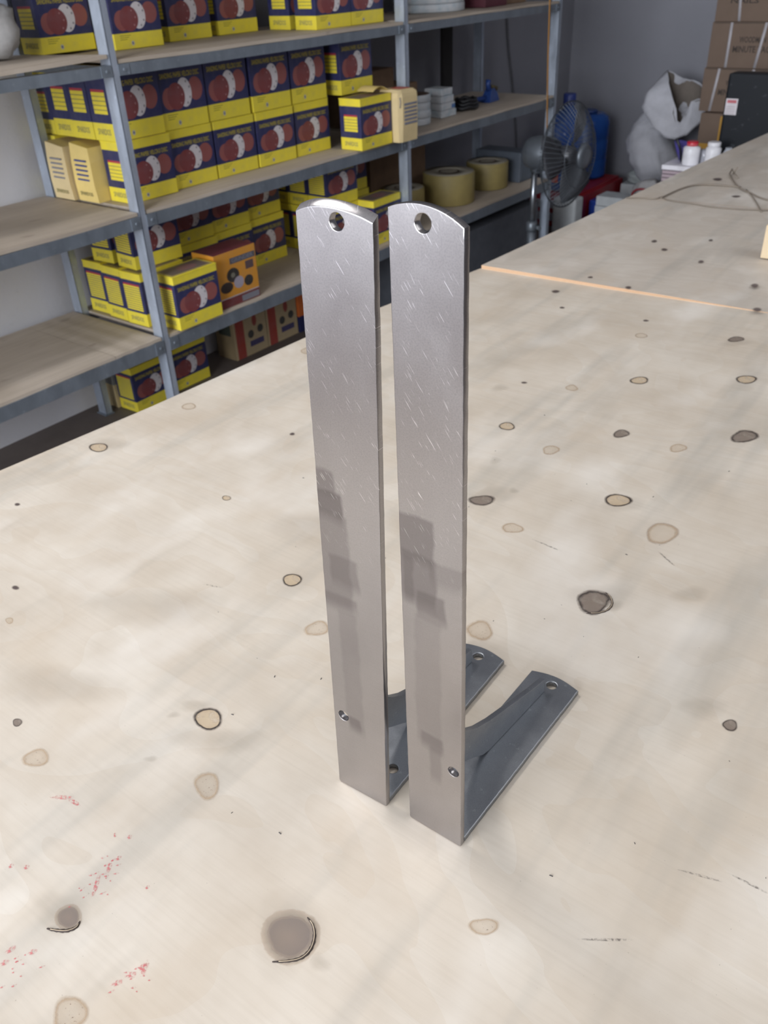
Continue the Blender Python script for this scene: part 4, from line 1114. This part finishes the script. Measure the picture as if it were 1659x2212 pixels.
# ------------------------------------------------------------------ standing fan
M_FANG = plain('grey_fan_metal', (0.13, 0.145, 0.165), 0.4, 0.5); M_FANB = plain('dark_fan_blade', (0.06, 0.062, 0.07), 0.35, 0.2)
FX, FY, FZ = -1.435, 3.16, -0.135
fan = thing('standing_fan', 'grey standing fan with wire guard, in front of the blue bottles', 'fan', (FX - 0.17, FY + 0.03, FLOOR))
def fl_(p): return Vector((p[0] - (FX - 0.17), p[1] - (FY + 0.03), p[2] - FLOOR))
bm = bmesh.new(); lathe(bm, [(0.20, 0), (0.20, 0.012), (0.17, 0.026), (0.05, 0.045), (0.03, 0.06)], 40); mesh_obj('base', bm, M_FANG, fan)
bm = bmesh.new(); tube(bm, [(0, 0, 0.04), (0, 0, 0.30)], 0.020, 16); mesh_obj('pole', bm, M_FANG, fan)
bm = bmesh.new(); tube(bm, [(0, 0, 0.28), (0, 0, FZ - FLOOR - 0.06)], 0.0135, 16); mesh_obj('inner_pole', bm, plain('bright_pole', (0.30, 0.32, 0.35), 0.3, 0.9), fan)
bm = bmesh.new(); lathe(bm, [(0.024, 0), (0.026, 0.01), (0.026, 0.035), (0.018, 0.045)], 20, (0, 0, 0.285)); tube(bm, [(0.02, 0, 0.305), (0.05, -0.02, 0.305)], 0.009, 10); mesh_obj('height_clamp', bm, M_FANG, fan)
ax = Vector((0.997, -0.08, 0.03)).normalized()                      # the way the fan faces
e1 = Vector((-ax.y, ax.x, 0)).normalized(); e2 = ax.cross(e1)
ctr = fl_((FX, FY, FZ))
RG = 0.207
def fp(r, a, x): return ctr + e1 * (r * math.cos(a)) + e2 * (r * math.sin(a)) + ax * x
bm = bmesh.new()
mot = [(0.045, -0.20), (0.062, -0.19), (0.07, -0.15), (0.07, -0.09), (0.055, -0.06)]
R = [[fp(r, 2 * PI * k / 24, x) for k in range(24)] for r, x in mot]
loft(bm, R); mesh_obj('motor_housing', bm, M_FANG, fan)
bm = bmesh.new(); tube(bm, [ctr - ax * 0.14 - Vector((0, 0, 0.06)), Vector((0, 0, FZ - FLOOR - 0.08))], 0.022, 12); mesh_obj('neck', bm, M_FANG, fan)
for nm, sg in (('rear_guard', -1), ('front_guard', 1)):
    bm = bmesh.new()
    for k in range(60):
        a = 2 * PI * k / 60
        tube(bm, [fp(RG * q, a, sg * 0.075 * (1 - q ** 3)) for q in (0.22, 0.5, 0.75, 0.9, 1.0)], 0.0011, 4, cap=False)
    for q in (0.22, 0.6, 1.0):
        tube(bm, [fp(RG * q, 2 * PI * k / 48, sg * 0.075 * (1 - q ** 3)) for k in range(49)], 0.0028 if q == 1.0 else 0.0015, 6, cap=False)
    mesh_obj(nm, bm, M_FANG, fan)
bm = bmesh.new()
loft(bm, [[fp(r, 2 * PI * k / 24, x) for k in range(24)] for r, x in ((0.05, 0.068), (0.052, 0.078), (0.046, 0.086), (0.03, 0.089))]); mesh_obj('badge', bm, M_FANG, fan)
for j in range(3):
    bm = bmesh.new()
    R = []
    for i in range(7):
        q = i / 6; r = 0.035 + 0.165 * q; wd = 0.30 + 0.28 * math.sin(PI * (0.2 + 0.65 * q))
        row = []
        for side in (0, 1):
            for k in range(5):
                kk = k if side == 0 else 4 - k
                a = 2 * PI * j / 3 + 0.95 + wd * (kk - 2) / 2
                row.append(fp(r, a, 0.022 * (kk - 2) / 2 + (0.0012 if side else -0.0012)))
        R.append(row)
    loft(bm, R); mesh_obj('blade', bm, M_FANB, fan)
bm = bmesh.new(); loft(bm, [[fp(r, 2 * PI * k / 20, x) for k in range(20)] for r, x in ((0.03, -0.05), (0.038, -0.02), (0.038, 0.02), (0.02, 0.035))]); mesh_obj('hub', bm, M_FANB, fan)

# ------------------------------------------------------------------ water bottles and their stand
def bottle_mat():
    m = Mat('blue_bottle', 0.12, 0.0, 0.5)
    m.b.inputs['Transmission Weight'].default_value = 0.55
    m.b.inputs['IOR'].default_value = 1.2
    nz = m.noise(m.coord(), 6.0, 2.0)
    return m.base(m.ramp(nz, [(0.3, (0.03, 0.12, 0.50)), (0.7, (0.06, 0.20, 0.66))]))
M_BOT = bottle_mat()
def jug(name, loc, label):
    t = thing(name, label, 'bottle', loc)
    prof = [(0.10, 0), (0.118, 0.006), (0.125, 0.02), (0.125, 0.085), (0.119, 0.095), (0.119, 0.105), (0.125, 0.115), (0.125, 0.185), (0.119, 0.195), (0.119, 0.205), (0.125, 0.215), (0.125, 0.30), (0.118, 0.335), (0.095, 0.375), (0.06, 0.402), (0.035, 0.415), (0.030, 0.425), (0.030, 0.47)]
    bm = bmesh.new(); lathe(bm, prof, 40); mesh_obj('body', bm, M_BOT, t)
    bm = bmesh.new(); lathe(bm, [(0.034, 0.44), (0.035, 0.445), (0.035, 0.492), (0.031, 0.498)], 24); mesh_obj('cap', bm, plain('blue_cap', (0.03, 0.05, 0.22), 0.4), t)
    return t
JZ = -0.575
jug('water_bottle', (-2.062, 4.42, JZ), 'large blue water bottle with its cap, behind the standing fan')
o_ = [c for c in C.objects if c.name == 'water_bottle'][0]
bm = bmesh.new()
R = [[(0.127 * math.cos(a), 0.127 * math.sin(a), z) for a in [-1.95 + 0.062 * k for k in range(10)]] for z in (0.05, 0.165)]
vv = [[bm.verts.new(p) for p in r_] for r_ in R]
for a_, b_ in zip(range(9), range(1, 10)): bm.faces.new((vv[0][a_], vv[0][b_], vv[1][b_], vv[1][a_]))
mesh_obj('orange_label', bm, plain('orange_label', (0.72, 0.13, 0.06), 0.5), o_)
t = thing('blue_drum', 'blue plastic drum without neck against the wall, right of the water bottle', 'drum', (-2.085, 4.74, JZ))
bm = bmesh.new(); lathe(bm, [(0.10, 0), (0.118, 0.006), (0.122, 0.02), (0.122, 0.10), (0.117, 0.108), (0.122, 0.116), (0.122, 0.21), (0.117, 0.218), (0.122, 0.226), (0.122, 0.30), (0.112, 0.335), (0.085, 0.355)], 40); mesh_obj('body', bm, M_BOT, t)
bm = bmesh.new(); lathe(bm, [(0.045, 0.355), (0.047, 0.358), (0.047, 0.368), (0.043, 0.372)], 24); mesh_obj('cap', bm, plain('dark_blue_cap', (0.02, 0.05, 0.18), 0.4), t)
st = thing('bottle_crate', 'red and white plastic crate carrying the blue water bottles', 'crate', (-2.045, 4.57, FLOOR))
M_REDP = plain('red_plastic', (0.36, 0.02, 0.03), 0.4); M_WHP = plain('white_plastic', (0.5, 0.5, 0.55), 0.5)
bm = bmesh.new()
for x in (-0.155, 0.135): box(bm, x, x + 0.02, -0.30, 0.30, 0, 0.17)
for y in (-0.30, 0.28): box(bm, -0.134, 0.134, y, y + 0.02, 0, 0.17)
mesh_obj('crate_wall', bm, M_REDP, st)
bm = bmesh.new(); box(bm, -0.135, 0.135, -0.28, 0.28, 0.17, 0.185); mesh_obj('crate_top', bm, M_REDP, st)
for x in (-0.11, -0.03, 0.05):
    for z in (0.10, 0.03):
        bm = bmesh.new(); box(bm, x, x + 0.055, -0.3015, -0.299, z, z + 0.045, 0, 0.001); mesh_obj('white_square', bm, M_WHP, st)
bm = bmesh.new(); box(bm, -0.05, 0.05, -0.05, 0.05, 0, 0.14, 0, 0.01); o = tag(mesh_obj('blue_tub', bm, plain('blue_tub', (0.02, 0.06, 0.34), 0.35)), 'small bright blue tub beside the water bottle crate', 'tub'); o.location = (-1.83, 4.44, FLOOR)

# ------------------------------------------------------------------ corner with sack, cartons and clutter
M_SACK = plain('grey_woven_sack', (0.50, 0.50, 0.54), 0.8, var=0.14, sc=10, bump=0.5)
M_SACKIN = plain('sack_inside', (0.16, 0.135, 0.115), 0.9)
sk = thing('woven_sack', 'grey woven sack slumped against the wall, its mouth gaping', 'sack', (-1.616, 4.62, FLOOR))
def ringpts(c, n, rx, ry, seg=36, seed=0.0, amp=0.1, sc=2.2, tw=0.0, ref=Vector((1, 0, 0))):
    n = Vector(n).normalized()
    a = (ref - n * ref.dot(n)).normalized(); b = n.cross(a)
    out = []
    for k in range(seg):
        t = 2 * PI * k / seg + tw
        g = 1 + amp * noise.noise(Vector((math.cos(t) * sc, math.sin(t) * sc, seed))) + amp * 0.5 * noise.noise(Vector((math.cos(t) * sc * 3, math.sin(t) * sc * 3, seed * 1.7)))
        out.append(Vector(c) + a * (rx * g * math.cos(t)) + b * (ry * g * math.sin(t)))
    return out
def sp(px, pz, y=0.0): return Vector(((px - 1425) * 0.00246 + 0.041, y, (388 - pz) * 0.00236 + 0.241))
KN = 15
def sring(cx, cz, rx, ry, tilt, amp, seed):
    out = []
    for k in range(KN):
        a = PI + 2 * PI * k / KN
        g = 1 + amp * noise.noise(Vector((2 * math.cos(a), 2 * math.sin(a), seed)))
        out.append(sp(cx + rx * g * math.cos(a), cz - tilt * math.cos(a), ry * g * math.sin(a)))
    return out
rim = [(1412, 156, 0.02), (1428, 178, -0.05), (1445, 203, -0.085), (1460, 226, -0.105), (1468, 249, -0.12), (1475, 253, -0.12), (1481, 236, -0.10), (1487, 212, -0.08), (1500, 206, -0.06), (1514, 210, -0.01), (1500, 200, 0.05), (1482, 186, 0.08), (1462, 178, 0.09), (1440, 172, 0.08), (1424, 163, 0.05)]
out_ = [(1396, 172, 0.01), (1386, 200, -0.07), (1387, 226, -0.12), (1404, 246, -0.15), (1428, 267, -0.165), (1452, 281, -0.165), (1474, 286, -0.15), (1494, 279, -0.125), (1512, 257, -0.07), (1522, 225, 0.0), (1506, 218, 0.09), (1482, 222, 0.115), (1460, 214, 0.12), (1436, 204, 0.10), (1410, 184, 0.06)]
R_rim = [sp(*p) for p in rim]; R_out = [sp(*p) for p in out_]
cen = sp(1415, 262, -0.01)
def toward(Rr, f, dz=0.0): return [cen + (p - cen) * f + Vector((0, 0, dz)) for p in Rr]
body = [sring(1432, 396, 16, 0.05, 0, 0.1, 0.2), sring(1428, 388, 32, 0.09, 5, 0.12, 0.4), sring(1420, 370, 45, 0.12, 8, 0.14, 0.6), sring(1409, 345, 54, 0.14, 8, 0.16, 0.8), sring(1398, 318, 56, 0.135, 8, 0.16, 1.0), sring(1390, 293, 49, 0.12, 4, 0.14, 1.2), sring(1392, 272, 40, 0.095, -6, 0.1, 1.4)]
collar = [toward(R_out, 0.52, -0.004), toward(R_out, 0.85), R_out, [a * 0.55 + b * 0.45 for a, b in zip(R_out, R_rim)], R_rim]
lip = [[a + (cen - a).normalized() * 0.006 for a in R_rim]]
deep = [[sp(1462, 222) + (a - sp(1462, 222)) * 0.82 + Vector((0, 0.012, -0.03)) for a in R_rim], [sp(1450, 236) + (a - sp(1462, 222)) * 0.45 + Vector((0, 0.02, -0.05)) for a in R_rim]]
def cloth(nm, rings, mat, cap):
    bm = bmesh.new(); loft(bm, rings, 0, cap, not cap)
    bmesh.ops.subdivide_edges(bm, edges=bm.edges[:], cuts=2, use_grid_fill=True, smooth=0.7)
    for v in bm.verts:
        q = noise.noise(v.co * 9) * 0.016 + noise.noise(v.co * 22) * 0.011 + noise.noise(v.co * 55) * 0.004
        v.co += v.normal * q if v.normal.length else Vector()
    for f in bm.faces: f.smooth = True
    return mesh_obj(nm, bm, mat, sk)
cloth('sack_body', body + collar, M_SACK, True)
cloth('sack_lining', lip + deep, M_SACKIN, False)
o = lump('grey_bag', M_SACK, None, 0.16, 0.13, 0.058, 0.2, 2.6, 9.0); o.location = (-1.55, 4.62, FLOOR + 0.0805); tag(o, 'flattened grey sack lying under the gaping sack', 'sack')
bm = bmesh.new(); box(bm, -0.20, 0.26, -0.10, 0.12, 0, 0.08, 0, 0.006); o = tag(mesh_obj('floor_pallet', bm, M_DARKWOOD), 'low timber pallet on the floor under the grey sack', 'pallet'); o.location = (-1.58, 4.63, FLOOR)

# carton stack against the back wall
M_KRAFT = plain('kraft_cardboard', (0.155, 0.107, 0.078), 0.8, var=0.1, sc=5); M_STRAPW = plain('white_strap', (0.45, 0.43, 0.45), 0.5); M_PRINT = plain('black_print', (0.04, 0.028, 0.022), 0.7)
M_YTAPE = plain('yellow_tape', (0.42, 0.22, 0.02), 0.4)
T_A = text_mesh('WOODWORKER', 1, 1, M_PRINT, 0.02); T_B = text_mesh('WOODMAN', 1, 1, M_PRINT, 0.02); T_C = text_mesh('MINUTE TACKS', 1, 1, M_PRINT, 0.02); T_D = text_mesh('KANON', 1, 1, M_PRINT, 0.02); T_E = text_mesh('NAILS', 1, 1, M_PRINT, 0.02)
KH = 0.1965
rowsK = [(-1.316, 0.270, 'top carton of the strapped stack by the back wall, scuffed with white', [(0.098, 0.118)], [(T_A, 0.03, 0.115, 0.19, 0.025), (T_E, 0.065, 0.075, 0.13, 0.024)]),
         (-1.322, 0.072, 'second carton from the top of the strapped stack by the wall', [(0.093, 0.093), (0.255, 0.232)], [(T_B, 0.140, 0.110, 0.125, 0.026), (T_C, 0.115, 0.068, 0.21, 0.028)]),
         (-1.330, -0.126, 'third carton from the top of the strapped stack by the wall', [(0.075, 0.055), (0.240, 0.228)], [(T_B, 0.115, 0.120, 0.11, 0.024), (T_C, 0.085, 0.076, 0.19, 0.028)])]
for i, (x, z, lab, straps, txt) in enumerate(rowsK):
    t = thing('strapped_carton', lab, 'carton', (x, 4.40, z), 0.0, 'strapped cartons')
    bm = bmesh.new(); uv_box(bm, 0.60, 0.42, KH, (0,) * 6, 0.003); mesh_obj('carton_body', bm, M_KRAFT, t)
    for a, b in straps:
        bm = bmesh.new()
        loft(bm, [[(q - 0.006, -0.0022, zz), (q + 0.006, -0.0022, zz), (q + 0.006, 0.0006, zz), (q - 0.006, 0.0006, zz)] for q, zz in ((b, 0.002), ((a + b) / 2, KH / 2), (a, KH - 0.002))]); mesh_obj('strap', bm, M_STRAPW, t)
    for me, tx, tzz, tw_, th_ in txt:
        lettering(me, t, Matrix.Translation((tx, -0.0006, tzz)) @ FRONT @ Matrix.Diagonal((tw_, th_, 1, 1)))
    bm = bmesh.new(); box(bm, 0.01, 0.59, -0.0006, 0.0002, KH - 0.006, KH - 0.003); mesh_obj('lid_seam', bm, M_PRINT, t)
for zz, x, lab, hh in ((-0.300, -1.30, 'taped brown carton under the strapped stack, yellow tape on its front', 0.171), (-0.520, -1.27, 'lower taped carton under the strapped stack, mostly behind bottles', 0.218), (FLOOR, -1.26, 'lowest brown carton of the stack by the back wall', 0.240)):
    t = thing('taped_carton', lab, 'carton', (x, 4.36, zz), 0.0, 'taped cartons')
    bm = bmesh.new(); uv_box(bm, 0.58, 0.42, hh, (0,) * 6, 0.003); mesh_obj('carton_body', bm, M_KRAFT, t)
    bm = bmesh.new(); box(bm, 0.10, 0.16, -0.0016, 0.0006, 0.02, hh - 0.01); mesh_obj('tape', bm, M_YTAPE, t)
    bm = bmesh.new(); box(bm, 0.01, 0.16, -0.0012, 0.0006, 0.004, 0.030); mesh_obj('tape', bm, M_YTAPE, t)
# black suitcase-like panel with a white sticker
def black_mat():
    m = Mat('dusty_black', 0.5, 0.0, 0.2)
    a = m.noise(m.coord(), 22.0, 5.0, 0.7)
    b = m.noise(m.scale(m.coord(), (4, 4, 12), (0.3, 0.5, 0)), 2.0, 4.0, 0.7)
    k = m.mix(m.range(m.math('MULTIPLY', a, b), 0.33, 0.46, 0.0, 0.4), (0.012, 0.014, 0.018), (0.22, 0.24, 0.27))
    return m.base(k)
t = thing('black_panel_case', 'large dusty black case with a white sticker standing beyond the table', 'case', (-1.045, 3.88, FLOOR))
bm = bmesh.new(); box(bm, 0, 0.36, 0.0, 0.10, 0.0, 0.872, 0, 0.012); mesh_obj('case_body', bm, black_mat(), t)
bm = bmesh.new(); box(bm, 0.008, 0.060, -0.0012, 0.0004, 0.706, 0.772, 0, 0.0004); s_ = mesh_obj('sticker', bm, plain('white_sticker', (0.62, 0.58, 0.6), 0.5), t)
bm = bmesh.new(); box(bm, 0.014, 0.054, -0.0018, -0.0010, 0.754, 0.766); mesh_obj('red_print', bm, plain('sticker_red', (0.5, 0.12, 0.14), 0.5), s_)
for k in range(4):
    bm = bmesh.new(); box(bm, 0.014, 0.052, -0.0018, -0.0010, 0.738 - 0.009 * k, 0.7405 - 0.009 * k); mesh_obj('print_line', bm, plain('sticker_grey', (0.4, 0.34, 0.36), 0.5), s_)
# striped carton behind the table with bottles on it
def striped():
    m = Mat('pink_striped_card', 0.6)
    z = m.sep(m.coord())[2]
    ph = m.math('FRACT', m.math('MULTIPLY', z, 62.0))
    k = m.mix(m.math('GREATER_THAN', ph, 0.62), (0.42, 0.33, 0.36), (0.16, 0.12, 0.14))
    return m.base(k)
CZ = -0.243
t = thing('striped_carton', 'pale pink striped carton with white lid beyond the table edge', 'carton', (-1.205, 3.66, FLOOR))
bm = bmesh.new(); uv_box(bm, 0.36, 0.20, CZ - FLOOR - 0.020, (0,) * 6, 0.002); mesh_obj('carton_body', bm, striped(), t)
bm = bmesh.new(); box(bm, -0.004, 0.364, -0.004, 0.204, CZ - FLOOR - 0.0198, CZ - FLOOR, 0, 0.003); mesh_obj('lid', bm, plain('white_lid', (0.78, 0.76, 0.80), 0.5), t)
M_WHB = plain('white_bottle', (0.80, 0.79, 0.82), 0.35)
def bottle(loc, label, capm, r, h, neck):
    t = thing('small_bottle', label, 'bottle', loc, group='bottles beyond the table')
    bm = bmesh.new(); lathe(bm, [(r * 0.9, 0), (r, 0.004), (r, h * 0.72), (r * 0.93, h * 0.80), (neck, h * 0.86), (neck, h * 0.90)], 32); mesh_obj('body', bm, M_WHB, t)
    bm = bmesh.new(); lathe(bm, [(neck + 0.003, h * 0.865), (neck + 0.004, h * 0.89), (neck + 0.004, h * 1.03), (neck + 0.001, h * 1.06)], 28); mesh_obj('cap', bm, capm, t)
    if capm is not M_WHB:
        bm = bmesh.new(); lathe(bm, [(neck + 0.0042, h * 0.93), (neck + 0.0046, h * 0.932), (neck + 0.0046, h * 0.95), (neck + 0.0042, h * 0.952)], 28); mesh_obj('cap_ridge', bm, plain('pale_red', (0.75, 0.3, 0.32), 0.4), t)
    return t
bottle((-1.102, 3.715, CZ), 'white bottle with red cap on the striped carton', plain('red_cap', (0.55, 0.015, 0.035), 0.35), 0.037, 0.092, 0.021)
bottle((-1.012, 3.735, CZ), 'white bottle with white cap on the striped carton, right of red cap', M_WHB, 0.034, 0.092, 0.024)
bm = bmesh.new(); lathe(bm, [(0.020, 0), (0.022, 0.004), (0.022, 0.06), (0.014, 0.072), (0.014, 0.08)], 20); o = tag(mesh_obj('clear_vial', bm, plain('pale_clear_plastic', (0.40, 0.42, 0.46), 0.2)), 'small pale clear vial right of the white capped bottle', 'bottle'); o.location = (-0.945, 3.73, CZ)
bm = bmesh.new(); lathe(bm, [(0.018, 0), (0.02, 0.003), (0.02, 0.05), (0.012, 0.06)], 20); o = tag(mesh_obj('clear_vial', bm, plain('grey_clear_plastic', (0.36, 0.36, 0.40), 0.2)), 'small greyish clear vial between the two white bottles', 'bottle'); o.location = (-1.058, 3.76, CZ)
t = thing('purple_bowl', 'purple plastic bowl tilted behind the red capped bottle', 'bowl', (-1.150, 3.80, CZ))
bm = bmesh.new()
R = [ringpts((0, 0, 0.002), (0, 0, 1), 0.035, 0.035, 28, amp=0.0), ringpts((0.0, 0, 0.03), (0.12, 0, 1), 0.05, 0.048, 28, amp=0.0), ringpts((-0.004, 0, 0.062), (0.3, 0, 1), 0.062, 0.056, 28, amp=0.0), ringpts((-0.004, 0, 0.064), (0.3, 0, 1), 0.056, 0.050, 28, amp=0.0), ringpts((0.0, 0, 0.03), (0.12, 0, 1), 0.044, 0.043, 28, amp=0.0), ringpts((0, 0, 0.008), (0, 0, 1), 0.03, 0.03, 28, amp=0.0)]
loft(bm, R); mesh_obj('bowl_body', bm, plain('purple_plastic', (0.10, 0.085, 0.34), 0.4), t)
bm = bmesh.new(); tube(bm, [(0.02, 0.01, 0.005), (0.012, -0.005, 0.06), (-0.005, -0.02, 0.105)], [0.006, 0.0055, 0.007], 8)
o = tag(mesh_obj('black_stick', bm, M_BLACK), 'short black stick leaning behind the red capped bottle', 'stick'); o.location = (-1.168, 3.722, CZ)
# pale clutter on the floor
M_PAPER = plain('pale_paper', (0.50, 0.52, 0.53), 0.6, var=0.1)
t = thing('paper_bundle', 'pale paper bundle in layers on the floor by the wall', 'bundle', (-1.775, 4.22, FLOOR))
for k in range(4):
    bm = bmesh.new(); box(bm, 0.004 * k, 0.165, 0, 0.13, 0.053 * k, 0.053 * k + 0.051, 0, 0.004); mesh_obj('layer', bm, M_PAPER, t)
bm = bmesh.new(); box(bm, -0.07, 0.07, -0.05, 0.05, 0, 0.205, 0, 0.015); o = tag(mesh_obj('pale_sachet', bm, M_PAPER), 'upright pale packet beside the paper bundle near the crate', 'packet'); o.location = (-1.90, 4.16, FLOOR)
o = lump('pale_pouch', plain('grey_green_plastic', (0.38, 0.41, 0.41), 0.5), None, 0.085, 0.06, 0.04, 0.25, 2.5, 3.0); o.location = (-1.765, 4.855, FLOOR + 0.155); tag(o, 'soft grey green pouch behind the paper bundle', 'pouch')
bm = bmesh.new(); box(bm, -0.10, 0.10, -0.07, 0.07, 0, 0.155, 0, 0.006); o = tag(mesh_obj('plain_box', bm, M_PAPER), 'pale box under the grey green pouch by the wall', 'box'); o.location = (-1.765, 4.855, FLOOR)
t = thing('tied_bag', 'pale bag tied with red cord in front of the grey sack', 'bag', (-1.50, 4.28, FLOOR))
lump('bag_body', plain('pale_sackcloth', (0.38, 0.37, 0.37), 0.8, bump=0.4), t, 0.085, 0.07, 0.158, 0.2, 2.6, 4.0)
bm = bmesh.new(); tube(bm, [(0.055 * math.cos(a) + 0.0, -0.072 - 0.008 * math.sin(a), 0.235 + 0.04 * math.sin(a)) for a in [PI * k / 12 for k in range(13)]], 0.006, 6); mesh_obj('red_cord', bm, plain('red_cord', (0.28, 0.03, 0.04), 0.6), t)
